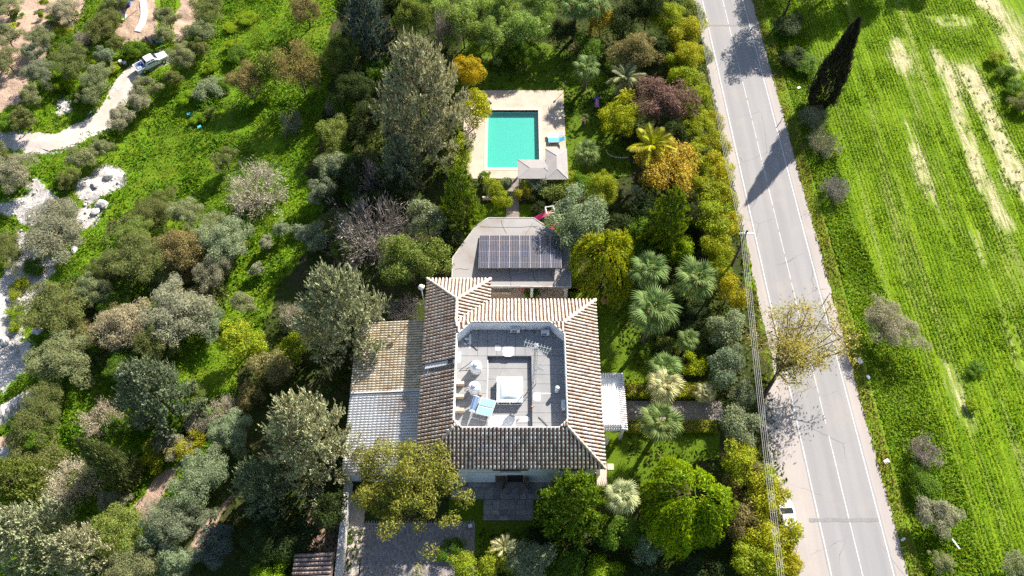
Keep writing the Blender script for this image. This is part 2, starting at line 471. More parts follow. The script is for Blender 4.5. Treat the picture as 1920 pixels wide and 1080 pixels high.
def lawn_mat():
    m, t, p, out = nodes('lawn')
    pos = wpos(t)
    c = ramp(t, noise(t, pos, 6, 8, .75), [(.25, (.04, .08, .006)), (.55, (.095, .155, .008)), (.8, (.15, .21, .014))])
    c = mixc(t, maprange(t, noise(t, pos, .35, 5), .5, .72, 0, .7), c, (.11, .15, .02))
    t.links.new(c, p.inputs['Base Color']); p.inputs['Roughness'].default_value = .95; p.inputs['Specular IOR Level'].default_value = .1
    bump(t, p, noise(t, pos, 9, 6, .8), .7, .08)
    return m
M['lawn'] = lawn_mat()
LAWNS = [GP(p) for p in (
    [(870, 70), (1000, 78), (1068, 100), (1150, 150), (1175, 200), (1185, 330), (1060, 338), (1000, 345), (870, 330), (850, 200)],
    [(1070, 540), (1120, 548), (1195, 560), (1225, 640), (1225, 745), (1120, 745), (1070, 600)],
    [(1130, 808), (1350, 806), (1355, 850), (1250, 900), (1130, 915)],
    [(840, 900), (1040, 900), (1060, 960), (1040, 1035), (840, 1040)],
    [(850, 470), (880, 385), (1060, 385), (1085, 440), (1085, 545), (1060, 545)],
)]
def wob(poly, step=1.2, amp=.35, seed=1):
    r = random.Random(seed); out = []
    for i in range(len(poly)):
        a = Vector(poly[i]); b = Vector(poly[(i + 1) % len(poly)]); n = max(1, int((b - a).length / step))
        for k in range(n):
            q = a.lerp(b, k / n); out.append((q.x + r.uniform(-amp, amp), q.y + r.uniform(-amp, amp)))
    return out
holes = (POOL[0] - .5, POOL[1] + .5, POOL[2] - .5, POOL[3] + .5)
for i, L in enumerate(LAWNS):
    if i == 0:
        # the pool lawn goes round the pool deck
        L = [p for p in wob(L, seed=i)]
        dk = [(-6.4, 58.2), (6.3, 58.2), (6.3, 72.2), (-6.4, 72.2)]
        mb = MB(); bm = bmesh.new()
        outer = [bm.verts.new((x, y, .012)) for x, y in L]; inner = [bm.verts.new((x, y, .012)) for x, y in dk]
        es = [bm.edges.new((outer[k], outer[(k + 1) % len(outer)])) for k in range(len(outer))] + [bm.edges.new((inner[k], inner[(k + 1) % 4])) for k in range(4)]
        bmesh.ops.triangle_fill(bm, edges=es, use_beauty=True)
        bmesh.ops.recalc_face_normals(bm, faces=bm.faces)
        me = bpy.data.meshes.new('lawn'); bm.to_mesh(me); bm.free(); me.materials.append(M['lawn'])
        tag(add('lawn', me), kind='structure')
    else:
        sheet('lawn', wob(L, seed=i), .012, M['lawn'])

# -- dirt track, conforming to the slope
def ribbon(name, pts, half, dz, m, jit=.25, seed=3, step=.5, kind='structure'):
    r = random.Random(seed); P = []
    for a, b in zip(pts[:-1], pts[1:]):
        n = max(2, int((b - a).length / step))
        for k in range(n): P.append(a.lerp(b, k / n))
    P.append(pts[-1])
    for _ in range(6):
        P = [P[0]] + [(P[i - 1] + P[i] * 2 + P[i + 1]) / 4 for i in range(1, len(P) - 1)] + [P[-1]]
    V = []; Fc = []; nc = 7; la = lb = 0
    for i, p in enumerate(P):
        d = P[min(i + 1, len(P) - 1)] - P[max(i - 1, 0)]; s = Vector((-d.y, d.x, 0)).normalized()
        la = la * .7 + r.uniform(-jit, jit); lb = lb * .7 + r.uniform(-jit, jit)
        for k in range(nc):
            u = -1 + 2 * k / (nc - 1)
            w = half + (la if u < 0 else lb) * abs(u)
            q = p + s * (u * w)
            V.append((q.x, q.y, float(terrain(q.x, q.y)) + dz + .10 * (1 - u * u) - .05 * (abs(abs(u) - .5) < .2)))
    for i in range(len(P) - 1):
        for k in range(nc - 1):
            a = i * nc + k; Fc.append((a, a + nc, a + nc + 1, a + 1))
    o = add(name, np_mesh(name, V, [f[::-1] for f in Fc], m, True)); tag(o, kind=kind); return o
M['track'] = mat('pale_track', (.54, .48, .43), (.42, .36, .315), 1.1, .95, .1, dirt=(.44, .37, .32), dscale=.35, bmp=.5, fine=6)
ribbon('dirt_track', tr, 1.35, .06, M['track'], .35)

# -- road
def rl(y): return 25.9 + (89 - y) * .0346      # left edge line
def rr(y): return rl(y) + 5.52 + (89 - y) * .0008
Y0, Y1 = -60.0, 260.0
def road_mat(name, c, c2, tint=None):
    m, t, p, out = nodes(name)
    pos = wpos(t)
    col = ramp(t, noise(t, wpos(t, vec=(.9, .05, 1)), 1.0, 5), [(.35, c2), (.65, c)])
    col = mixc(t, maprange(t, noise(t, pos, 14, 4, .8), .3, .7, 0, .35), col, tuple(v * .7 for v in c2))
    col = mixc(t, maprange(t, noise(t, pos, .22, 6, .7), .52, .7, 0, .5), col, tint or (.34, .295, .26))
    sx = N(t, 'ShaderNodeSeparateXYZ'); t.links.new(pos, sx.inputs[0])
    ma = N(t, 'ShaderNodeMath', operation='MULTIPLY_ADD'); t.links.new(sx.outputs[1], ma.inputs[0]); ma.inputs[1].default_value = .0346; t.links.new(sx.outputs[0], ma.inputs[2])
    mb_ = N(t, 'ShaderNodeMath', operation='MULTIPLY_ADD'); t.links.new(ma.outputs[0], mb_.inputs[0]); mb_.inputs[1].default_value = 6.283 / 1.42; mb_.inputs[2].default_value = -(25.9 + 89 * .0346 + .65) * 6.283 / 1.42
    mc = N(t, 'ShaderNodeMath', operation='COSINE'); t.links.new(mb_.outputs[0], mc.inputs[0])
    wear = N(t, 'ShaderNodeMath', operation='MULTIPLY'); t.links.new(maprange(t, mc.outputs[0], -.4, 1, 0, .30), wear.inputs[0]); t.links.new(maprange(t, noise(t, wpos(t, vec=(.5, .08, 1)), 1.0, 4), .3, .7), wear.inputs[1])
    col = mixc(t, wear.outputs[0], col, tuple(v * .68 for v in c))
    vo = N(t, 'ShaderNodeTexVoronoi', feature='DISTANCE_TO_EDGE', Scale=.16); t.links.new(mixv(t, pos, .6), vo.inputs['Vector'])
    crack = maprange(t, vo.outputs['Distance'], 0, .006, 1, 0)
    cm = N(t, 'ShaderNodeMath', operation='MULTIPLY'); t.links.new(crack, cm.inputs[0]); t.links.new(maprange(t, noise(t, pos, .12, 3), .5, .6), cm.inputs[1])
    col = mixc(t, cm.outputs[0], col, (.12, .11, .105))
    t.links.new(col, p.inputs['Base Color']); p.inputs['Roughness'].default_value = .9; p.inputs['Specular IOR Level'].default_value = .2
    bump(t, p, noise(t, pos, 30, 4), .25, .02)
    return m
def mixv(t, pos, amt):
    n = N(t, 'ShaderNodeTexNoise', Scale=.8, Detail=4.0); t.links.new(pos, n.inputs['Vector'])
    v = N(t, 'ShaderNodeVectorMath', operation='MULTIPLY_ADD'); t.links.new(n.outputs['Color'], v.inputs[0])
    v.inputs[1].default_value = (amt, amt, amt); t.links.new(pos, v.inputs[2]); return v.outputs[0]
M['asphalt'] = road_mat('bleached_asphalt', (.31, .298, .293), (.265, .257, .255))
M['shoulder'] = road_mat('dusty_shoulder', (.41, .365, .335), (.34, .305, .28), (.43, .37, .32))
M['paint'] = mat('road_paint', (.62, .61, .60), (.40, .39, .38), 5, .7, .3, dirt=(.33, .32, .31), dscale=2.5)
M['tar'] = mat('tar_patch', (.255, .248, .242), (.19, .185, .18), 4, .85, .2)
def strip(name, fl, fr, z, m, y0=Y0, y1=Y1, step=2.0, jit=(0, 0), seed=2, parent=None, kind='structure'):
    r = random.Random(seed); V = []; Fc = []; n = int((y1 - y0) / step) + 1
    for i in range(n):
        y = y0 + (y1 - y0) * i / (n - 1)
        V += [(fl(y) + r.uniform(-jit[0], jit[0]), y, z), (fr(y) + r.uniform(-jit[1], jit[1]), y, z)]
    for i in range(n - 1): Fc.append((2 * i, 2 * i + 1, 2 * i + 3, 2 * i + 2))
    o = add(name, np_mesh(name, V, Fc, m), parent)
    if parent is None: tag(o, kind=kind)
    return o
pull = lambda y: rl(y) - .95 - 2.1 * float(sstep(34, 29, y) * sstep(8, 14, y))
strip('road_shoulder', lambda y: pull(y) - .25, lambda y: rr(y) + 1.25, .016, M['shoulder'], step=.5, jit=(.16, .12))
road = strip('road', lambda y: rl(y) - .18, lambda y: rr(y) + .22, .024, M['asphalt'], step=1.0, jit=(.03, .03), seed=4)
strip('edge_line', lambda y: rl(y) - .06, lambda y: rl(y) + .06, .030, M['paint'], 13, Y1, 1.0, (.01, .01), parent=road)
strip('edge_line', lambda y: rr(y) - .06, lambda y: rr(y) + .06, .030, M['paint'], 0, Y1, 1.0, (.01, .01), parent=road)
cl = lambda y: (rl(y) + rr(y)) / 2
y = 2.0; k = 0
strip('centre_line', lambda y: cl(y) - .05, lambda y: cl(y) + .05, .030, M['paint'], -40, 27.0, 1.0, (.01, .01), parent=road)
y = 28.2
while y < 130:
    strip('centre_dash', lambda v: cl(v) - .04, lambda v: cl(v) + .04, .030, M['paint'], y, y + 2.9, 1.3, (.01, .01), seed=k, parent=road)
    y += 3.3; k += 1
p975 = G(1580, 975).y
strip('tar_strip', lambda y: 0, lambda y: 0, .034, M['tar'], 0, .1, .1, parent=road)
bpy.data.objects.remove([o for o in road.children if o.name.startswith('tar_strip')][0])
def cross_patch(py, x0, x1, w, seed):
    r = random.Random(seed); yc = G(1500, py).y; V = []; Fc = []; n = 16
    for i in range(n + 1):
        x = x0 + (x1 - x0) * i / n; o = r.uniform(-.05, .05)
        V += [(x, yc - w + o + r.uniform(-.03, .03), .036), (x, yc + w + o + r.uniform(-.03, .03), .036)]
    for i in range(n): Fc.append((2 * i, 2 * i + 2, 2 * i + 3, 2 * i + 1))
    add('tar_patch', np_mesh('tar_patch', V, Fc, M['tar']), road)
cross_patch(975, rl(19) - .9, rr(19) - .1, .17, 1)
cross_patch(50, rl(84) + .3, rr(84) - .1, .12, 2)

# -- pool deck, coping, basin and water
dx0, dx1, dy0, dy1 = -5.9, 6.45, 58.4, 72.3
px0, px1, py0, py1 = POOL
mb = MB()
deck = bpy.data.objects.new('pool_deck', None); link(deck); tag(deck, kind='structure')
q = .38
for i, (a, b, c, d) in enumerate(((dx0, px0 - q, dy0, dy1), (px1 + q, dx1, dy0, dy1), (px0 - q, px1 + q, dy0, py0 - q), (px0 - q, px1 + q, py1 + q, dy1))):
    MB().span(a, b, c, d, -.3, .10).build('deck_slab', M['deck'], deck)
for (a, b, c, d, ax) in ((px0 - q, px0, py0 - q, py1 + q, 1), (px1, px1 + q, py0 - q, py1 + q, 1), (px0, px1, py0 - q, py0, 0), (px0, px1, py1, py1 + q, 0)):
    n = int(round(((d - c) if ax else (b - a)) / .62))
    for i in range(n):
        if ax: y0_ = c + (d - c) * i / n; y1_ = c + (d - c) * (i + 1) / n; MB().span(a - .02, b + .03, y0_ + .006, y1_ - .006, -.2, .125).build('coping_stone', M['coping'], deck)
        else: x0_ = a + (b - a) * i / n; x1_ = a + (b - a) * (i + 1) / n; MB().span(x0_ + .006, x1_ - .006, c - .03 * (c < 65), d + .02, -.2, .124).build('coping_stone', M['coping'], deck)
def pool_tile():
    m, t, p, out = nodes('pool_mosaic')
    b = N(t, 'ShaderNodeTexBrick', offset=0.0, Scale=1.0); b.inputs['Brick Width'].default_value = .3; b.inputs['Row Height'].default_value = .3
    b.inputs['Mortar Size'].default_value = .012
    b.inputs['Color1'].default_value = (.060, .385, .305, 1); b.inputs['Color2'].default_value = (.068, .41, .325, 1); b.inputs['Mortar'].default_value = (.11, .47, .39, 1)
    t.links.new(wpos(t), b.inputs['Vector'])
    t.links.new(b.outputs[0], p.inputs['Base Color']); p.inputs['Roughness'].default_value = .5
    return m
M['pool_tile'] = pool_tile()
mb = MB(); zb = -.5
mb.face([(px0, py0, zb), (px1, py0, zb), (px1, py1, zb), (px0, py1, zb)])
mb.face([(px0, py0, zb), (px0, py0, .1), (px1, py0, .1), (px1, py0, zb)][::-1]); mb.face([(px0, py1, zb), (px1, py1, zb), (px1, py1, .1), (px0, py1, .1)][::-1])
mb.face([(px0, py0, zb), (px0, py1, zb), (px0, py1, .1), (px0, py0, .1)][::-1]); mb.face([(px1, py0, zb), (px1, py0, .1), (px1, py1, .1), (px1, py1, zb)][::-1])
mb.build('pool_basin', M['pool_tile'], deck)
def water_mat():
    m, t, p, out = nodes('pool_water')
    tb = N(t, 'ShaderNodeBsdfTransparent'); tb.inputs[0].default_value = (.72, .97, .95, 1)
    gl = N(t, 'ShaderNodeBsdfGlossy', Roughness=.06)
    lw = N(t, 'ShaderNodeLayerWeight', Blend=.3)
    bp = N(t, 'ShaderNodeBump'); bp.inputs['Strength'].default_value = .12; bp.inputs['Distance'].default_value = .05
    t.links.new(noise(t, wpos(t), 2.5, 3), bp.inputs['Height'])
    t.links.new(bp.outputs[0], gl.inputs['Normal'])
    mx = N(t, 'ShaderNodeMixShader'); t.links.new(maprange(t, lw.outputs['Facing'], 0, 1, .02, .35), mx.inputs[0]); t.links.new(tb.outputs[0], mx.inputs[1]); t.links.new(gl.outputs[0], mx.inputs[2])
    t.links.new(mx.outputs[0], out.inputs[0]); t.nodes.remove(p)
    return m
M['water'] = water_mat()
sheet('pool_water', [(px0, py0), (px1, py0), (px1, py1), (px0, py1)], -.04, M['water'])

# -- paths and terraces
M['path'] = mat('grey_path', (.30, .26, .225), (.24, .205, .18), 1.2, .9, .2, dirt=(.17, .145, .125), dscale=.8, bmp=.3)
M['slab'] = island_mat('terrace_stone', [(.27, .25, .235), (.22, .205, .195), (.32, .29, .265), (.18, .17, .165)], vary=.4, sc=2.0)
M['brick_paving'] = mat('brick_paving', (.30, .23, .20), (.24, .18, .16), 2, .9, .2, bmp=.2)
a = G(949, 352); b = G(973, 408)
def path_slabs(name, x0, x1, y0, y1, nx, ny, m, z=.07, seed=0, gap=.012, skew=0):
    base = bpy.data.objects.new(name, None); link(base); tag(base, kind='structure')
    MB().span(x0 - .02, x1 + .02, y0 - .02, y1 + .02, -.15, z - .03).build('path_bed', M['tile_pan'], base)
    r = random.Random(seed)
    for j in range(ny):
        xs = [x0 + (x1 - x0) * i / nx + (r.uniform(-.18, .18) * (x1 - x0) / nx if 0 < i < nx else 0) for i in range(nx + 1)]
        for i in range(nx):
            ya = y0 + (y1 - y0) * j / ny; yb = y0 + (y1 - y0) * (j + 1) / ny
            MB().span(xs[i] + gap, xs[i + 1] - gap, ya + gap, yb - gap, z - .06, z + r.uniform(-.008, .010)).build('paving_slab', m, base)
    return base
path_slabs('garden_path', a.x, ray(973, 380, 0)[0], G(960, 409).y, 58.38, 2, 9, M['path'], seed=1)
c0 = G(1172, 789); c1 = G(1352, 752)
path_slabs('entrance_path', c0.x - .5, c1.x, c0.y, c1.y, 11, 3, M['path'], seed=2)
t0 = G(845, 937); t1 = G(1035, 904)
path_slabs('stone_terrace', t0.x, t1.x, t0.y, 22.42, 12, 3, M['slab'], .09, 3)
u0 = G(906, 976); u1 = G(1000, 937)
path_slabs('stone_landing', u0.x, u1.x, u0.y, t0.y - .03, 6, 4, M['slab'], .085, 4)
sheet('house_walkway', [(8.0, 29.3), (8.75, 29.3), (8.72, 37.2), (8.0, 37.2)], .06, M['beige_paving'], thick=.1)
sheet('house_walkway', [(8.0, 22.0), (9.0, 22.0), (9.0, 26.2), (8.0, 26.2)], .06, M['beige_paving'], thick=.1)
sheet('stepping_slab', [(9.1, 23.6), (9.7, 23.6), (9.7, 24.2), (9.1, 24.2)], .07, M['beige_paving'], thick=.08)
sheet('courtyard', [(-3.6, 38.2), (6.0, 38.2), (6.0, 44.5), (-3.6, 44.5)], .05, M['beige_paving'], thick=.1)
# brick drive: courses of pavers laid as one sheet with real joints
def drive():
    base = bpy.data.objects.new('brick_driveway', None); link(base); tag(base, kind='structure')
    x0, x1, y0, y1 = -13.6, -3.4, 5.0, 18.6
    MB().span(x0, x1, y0, y1, -.15, .03).build('sand_bed', M['tile_pan'], base)
    V = []; Fc = []; r = random.Random(8); w, l = .12, .40
    nxx = int((x1 - x0) / w); nyy = int((y1 - y0) / l)
    for i in range(nxx):
        for j in range(nyy):
            xa = x0 + i * w + .008; xb = xa + w - .016; ya = y0 + j * l + (l / 2 if i % 2 else 0) + .008; yb = ya + l - .016; z = .055 + r.uniform(-.006, .006)
            n = len(V); V += [(xa, ya, z), (xb, ya, z), (xb, yb, z), (xa, yb, z)]; Fc.append((n, n + 1, n + 2, n + 3))
    o = add('brick_courses', np_mesh('brick_courses', V, Fc, island_mat('drive_bricks', [(.30, .265, .25), (.25, .225, .22), (.35, .31, .29), (.22, .20, .195)])), base); o['kind'] = 'stuff'
drive()
sheet('gravel_border', wob([(-15.0, 12), (-13.65, 12), (-13.65, 20), (-15.0, 21.5)], .6, .12, 4), .03, mat('rubble', (.52, .46, .40), (.3, .26, .22), 3, .95, .1, bmp=.6, fine=7))
sheet('earth_yard', wob([(-19.5, 16), (-15.6, 15.6), (-15.6, 21), (-19.0, 20)], .6, .3, 5), .02, mat('garden_soil', (.30, .20, .155), (.2, .135, .105), 2, .95, .1, bmp=.5))
# ------------------------------------------------------------------ clay tile rows
_rows = {}
def tile_row_mesh(n, r, step, m, sl):
    key = (n, round(r, 3), round(step, 3), m.name, round(sl, 3))
    if key in _rows: return _rows[key]
    V = []; F = []; rn = random.Random(n * 13 + int(r * 1000))
    seg = 5
    for i in range(n):
        a = i * step; b = a + step * 1.12
        j = rn.uniform(-.008, .008)
        base = len(V)
        for (u, rad, lift) in ((a, r, .035), (b, r * .86, .0)):
            for k in range(seg + 1):
                t = math.pi * k / seg
                V.append((j + rad * math.cos(t), u, lift + rad * 1.12 * math.sin(t)))
        for k in range(seg):
            F.append((base + k, base + k + 1, base + seg + 2 + k, base + seg + 1 + k))
        F.append(tuple(base + k for k in range(seg + 1)))
    me = bpy.data.meshes.new('tile_row'); me.from_pydata(V, [], [f[::-1] if len(f) == 4 else f for f in F]); me.update()
    for p in me.polygons: p.use_smooth = len(p.vertices) == 4
    me.materials.append(m); _rows[key] = me
    return me

def tile_slope(parent, e0, e1, inward, slope, extent, m, pitch=.348, r=.108, step=.36, name='tile_row', skip=None):
    """rows of half-round tiles on a slope: e0->e1 is the eave, inward the plan direction up the slope,
    extent(s) -> (d0, d1) plan distance covered by the row at s metres along the eave"""
    e0 = Vector(e0); e1 = Vector(e1); L = (e1 - e0).length; d = (e1 - e0) / L
    up = Vector((inward[0], inward[1], slope)).normalized(); k = 1 / math.sqrt(1 + slope * slope)
    nrm = d.cross(up); nrm = nrm if nrm.z > 0 else -nrm
    n = int(L / pitch)
    for i in range(n):
        s = (i + .5) * L / n
        if skip and skip(s): continue
        d0, d1 = extent(s)
        cnt = int(round((d1 - d0) / k / step))
        if cnt < 1: continue
        o = add(name, tile_row_mesh(cnt, r, step, m, slope), parent)
        xax = up.cross(nrm)
        p = e0 + d * s + Vector((inward[0], inward[1], slope)) * d0 + nrm * .03
        o.matrix_local = Matrix(((xax.x, up.x, nrm.x, p.x), (xax.y, up.y, nrm.y, p.y), (xax.z, up.z, nrm.z, p.z), (0, 0, 0, 1)))

def ridge_row(parent, a, b, m, r=.15, step=.38, name='ridge_row', lift=.05):
    a = Vector(a); b = Vector(b); up = (b - a).normalized(); n = max(1, int(round((b - a).length / step)))
    x = up.cross(Vector((0, 0, 1))).normalized(); nz = x.cross(up)
    o = add(name, tile_row_mesh(n, r, (b - a).length / n, m, 9.0), parent)
    p = a + nz * lift
    o.matrix_local = Matrix(((x.x, up.x, nz.x, p.x), (x.y, up.y, nz.y, p.y), (x.z, up.z, nz.z, p.z), (0, 0, 0, 1)))

# ------------------------------------------------------------------ the house
X0, X1, YS, YN, ZE, ZT, RUN = -8.45, 8.2, 21.8, 38.8, 6.0, 7.6, 3.3
SLP = (ZT - ZE) / RUN
YX, XX1 = 41.2, -2.13
RX = (X0 + XX1) / 2; RR = (XX1 - X0) / 2; ZR = ZE + RR * SLP
house = thing('villa', 'white two-storey villa with clay tile roof round a sunken flat roof', 'house')
mb = MB()
o_ = .6
walls = [(X0 + o_, YS + o_), (X1 - o_, YS + o_), (X1 - o_, YN - o_), (XX1 - o_, YN - o_), (XX1 - o_, YX - o_), (X0 + o_, YX - o_)]
n = len(walls)
for i in range(n):
    a, b = walls[i], walls[(i + 1) % n]
    mb.face([(a[0], a[1], 0), (b[0], b[1], 0), (b[0], b[1], ZE + .22), (a[0], a[1], ZE + .22)])
wall = mb.build('wall', M['wall'], house)
MB().span(X0 + o_ - .04, X1 - o_ + .04, YS + o_ - .05, YS + o_ - .002, 2.95, 3.12).build('string_course', M['white'], wall)
def slab(name, pts, m, parent, th=.1):
    mb = MB(); mb.face(pts); mb.face([(x, y, z - th) for x, y, z in pts][::-1])
    for i in range(len(pts)):
        a, b = pts[i], pts[(i + 1) % len(pts)]
        mb.face([(a[0], a[1], a[2] - th), (b[0], b[1], b[2] - th), b, a])
    return mb.build(name, m, parent)
roofN = slab('roof_slope', [(X1, YN, ZE), (XX1, YN, ZE), (XX1 - RUN + .12, YN - RUN, ZT), (X1 - RUN, YN - RUN, ZT)], M['tile_pan'], house)
roofE = slab('roof_slope', [(X1, YS, ZE), (X1, YN, ZE), (X1 - RUN, YN - RUN, ZT), (X1 - RUN, YS + RUN, ZT)], M['tile_pan'], house)
roofS = slab('roof_slope', [(X0, YS, ZE), (X1, YS, ZE), (X1 - RUN, YS + RUN, ZT), (X0 + RUN, YS + RUN, ZT)], M['tile_pan'], house)
NY0, NY1 = 30.75, 31.75      # recess in the west slope
roofW1 = slab('roof_slope', [(X0, NY0, ZE), (X0, YS, ZE), (X0 + RUN, YS + RUN, ZT), (X0 + RUN, NY0, ZT)], M['tile_pan'], house)
roofW2 = slab('roof_slope', [(X0, YX, ZE), (X0, NY1, ZE), (X0 + RUN, NY1, ZT), (X0 + RUN, YN - RUN, ZT), (RX, YX - RR, ZR)], M['tile_pan'], house)
roofX1 = slab('roof_slope', [(XX1, YX, ZE), (X0, YX, ZE), (RX, YX - RR, ZR)], M['tile_pan'], house)
roofX2 = slab('roof_slope', [(XX1, YN, ZE), (XX1, YX, ZE), (RX, YX - RR, ZR), (RX, YN - RR, ZR)], M['tile_pan'], house)
T = M['tile']
tile_slope(roofS, (X0, YS, ZE), (X1, YS, ZE), (0, 1), SLP, lambda s: (0, min(RUN, s, X1 - X0 - s)), T)
tile_slope(roofE, (X1, YS, ZE), (X1, YN, ZE), (-1, 0), SLP, lambda s: (0, min(RUN, s, YN - YS - s)), T)
tile_slope(roofN, (X1, YN, ZE), (XX1 - RUN, YN, ZE), (0, -1), SLP, lambda s: (max(0, s - (X1 - XX1)), min(RUN, s)), T)
tile_slope(roofW2, (X0, YX, ZE), (X0, NY1, ZE), (1, 0), SLP, lambda s: (0, min(RUN if YX - s < YN - RUN else RR, s)), T)
tile_slope(roofW1, (X0, NY0, ZE), (X0, YS, ZE), (1, 0), SLP, lambda s: (0, min(RUN, NY0 - YS - s)), T)
tile_slope(roofX1, (XX1, YX, ZE), (X0, YX, ZE), (0, -1), SLP, lambda s: (0, min(s, XX1 - X0 - s)), T)
tile_slope(roofX2, (XX1, YN - RR, ZE), (XX1, YX, ZE), (-1, 0), SLP, lambda s: (max(0, RR - s), min(RR, YX - (YN - RR) - s)), T)
for par, a, b in ((roofS, (X0, YS, ZE), (X0 + RUN, YS + RUN, ZT)), (roofS, (X1, YS, ZE), (X1 - RUN, YS + RUN, ZT)), (roofN, (X1, YN, ZE), (X1 - RUN, YN - RUN, ZT)),
                  (roofX1, (X0, YX, ZE), (RX, YX - RR, ZR)), (roofX1, (XX1, YX, ZE), (RX, YX - RR, ZR)), (roofX2, (RX, YX - RR, ZR), (RX, YN - RR, ZR)), (roofW2, (RX, YN - RR, ZR), (X0 + RUN, YN - RUN - .5, ZT))):
    ridge_row(par, a, b, M['ridge'])
# recess in the west slope: grey floor, pale cheeks, a dark opening
rec = slab('roof_recess', [(X0 + .1, NY0, ZE - .25), (X0 + .1, NY1, ZE - .25), (X0 + RUN, NY1, ZE + .35), (X0 + RUN, NY0, ZE + .35)][::-1], M['grey_metal'], house, .05)
MB().face([(X0, NY1, ZE - .3), (X0 + RUN, NY1, ZE + .2), (X0 + RUN, NY1, ZT), (X0, NY1, ZE)]).build('recess_cheek', M['white'], rec)
MB().face([(X0, NY0, ZE - .3), (X0 + RUN, NY0, ZE + .2), (X0 + RUN, NY0, ZT), (X0, NY0, ZE)][::-1]).build('recess_cheek', M['white'], rec)
slab('recess_cover', [(X0 + .3, NY1 - .42, ZE + .12), (X0 + .3, NY1 - .01, ZE + .16), (X0 + RUN, NY1 - .01, ZT - .05), (X0 + RUN, NY1 - .42, ZT - .1)][::-1], M['white'], rec, .05)
MB().box((X0 + 2.75, NY1 - .22, ZT - .3), (.5, .3, .09), mtx=Matrix.Rotation(-.4, 3, 'Y')).build('vent_opening', M['dark'], rec)
# sunken flat roof
ix0, ix1, iy0, iy1 = X0 + RUN, X1 - RUN, YS + RUN, YN - RUN
ZD, ZRC = 6.02, 5.55
ch = (.75, .75, 1.25, 1.35)
oct_ = [(ix0 + ch[0], iy0), (ix1 - ch[1], iy0), (ix1, iy0 + ch[1]), (ix1, iy1 - ch[2]), (ix1 - ch[2], iy1), (ix0 + ch[3], iy1), (ix0, iy1 - ch[3]), (ix0, iy0 + ch[0])]
mb = MB()
for i in range(8):
    a, b = oct_[i], oct_[(i + 1) % 8]
    mb.face([(b[0], b[1], ZRC), (a[0], a[1], ZRC), (a[0], a[1], ZT + .04), (b[0], b[1], ZT + .04)])
par = mb.build('parapet_wall', M['wall'], house)
mb = MB(); kk = .09
for i in range(8):
    a, b = oct_[i], oct_[(i + 1) % 8]
    cx_, cy_ = (ix0 + ix1) / 2, (iy0 + iy1) / 2
    f = lambda p, e: (p[0] + (p[0] - cx_) / abs(p[0] - cx_) * e, p[1] + (p[1] - cy_) / abs(p[1] - cy_) * e)
    a2, b2 = f(a, kk), f(b, kk)
    mb.face([(a[0], a[1], ZT + .06), (a2[0], a2[1], ZT + .06), (b2[0], b2[1], ZT + .06), (b[0], b[1], ZT + .06)][::-1])
mb.build('parapet_cap', M['white'], par)
for (cx_, cy_, sx, sy, c) in ((ix0, iy0, 1, 1, ch[0]), (ix1, iy0, -1, 1, ch[1]), (ix1, iy1, -1, -1, ch[2]), (ix0, iy1, 1, -1, ch[3])):
    pts = [(cx_ - sx * .02, cy_ - sy * .02, ZT + .02), (cx_ + sx * c, cy_, ZT + .05), (cx_, cy_ + sy * c, ZT + .05)]
    mb = MB().face(pts if sx * sy > 0 else pts[::-1]); mb.build('corner_fill', M['tile_pan'], par)
    for q in range(3):
        aa = Vector((cx_, cy_, ZT + .04)); w = c * (1 - (q + .5) / 3)
        ridge_row(par, Vector((cx_ + sx * c * (q + .3) / 3.2, cy_, ZT + .03)), Vector((cx_ + sx * c * (q + .3) / 3.2, cy_ + sy * w * .95, ZT + .03)), M['tile'], .11, .36, 'tile_row', .02)
deck_r = MB()
rx0, rx1, ry1 = -2.32, 1.81, 32.7
deck_r.span(ix0, rx0, iy0, iy1, ZRC - .2, ZD); deck_r.span(rx1, ix1, iy0, iy1, ZRC - .2, ZD - .003); deck_r.span(rx0, rx1, ry1, iy1, ZRC - .2, ZD - .006)
fr_ = deck_r.build('flat_roof', M['bitumen_seam'], house)
MB().span(rx0, rx1, iy0, ry1, ZRC - .2, ZRC).build('flat_roof_well', M['bitumen_seam'], house)
def felt(x0, x1, y0, y1, n, ax, z, g=.03):
    for i in range(n):
        if ax == 'x': a = x0 + (x1 - x0) * i / n; b = x0 + (x1 - x0) * (i + 1) / n; MB().span(a + g, b - .0, y0 + .02, y1 - .02, z - .01, z + .012).build('felt_sheet', M['bitumen'], fr_)
        else: a = y0 + (y1 - y0) * i / n; b = y0 + (y1 - y0) * (i + 1) / n; MB().span(x0 + .02, x1 - .02, a + g, b, z - .01, z + .012).build('felt_sheet', M['bitumen'], fr_)
felt(ix0 + 1.9, ix1 - 1.0, ry1 + .02, iy1, 8, 'x', ZD)
felt(ix0, ix0 + 1.9, ry1 + .02, iy1, 2, 'y', ZD)
felt(ix1 - 1.0, ix1, ry1 + .02, iy1, 3, 'y', ZD)
felt(rx1 + .02, ix1, iy0, ry1, 8, 'y', ZD)
felt(ix0, rx0 - .02, iy0, ry1, 6, 'y', ZD)
felt(rx0, rx1, iy0, ry1, 7, 'y', ZRC)
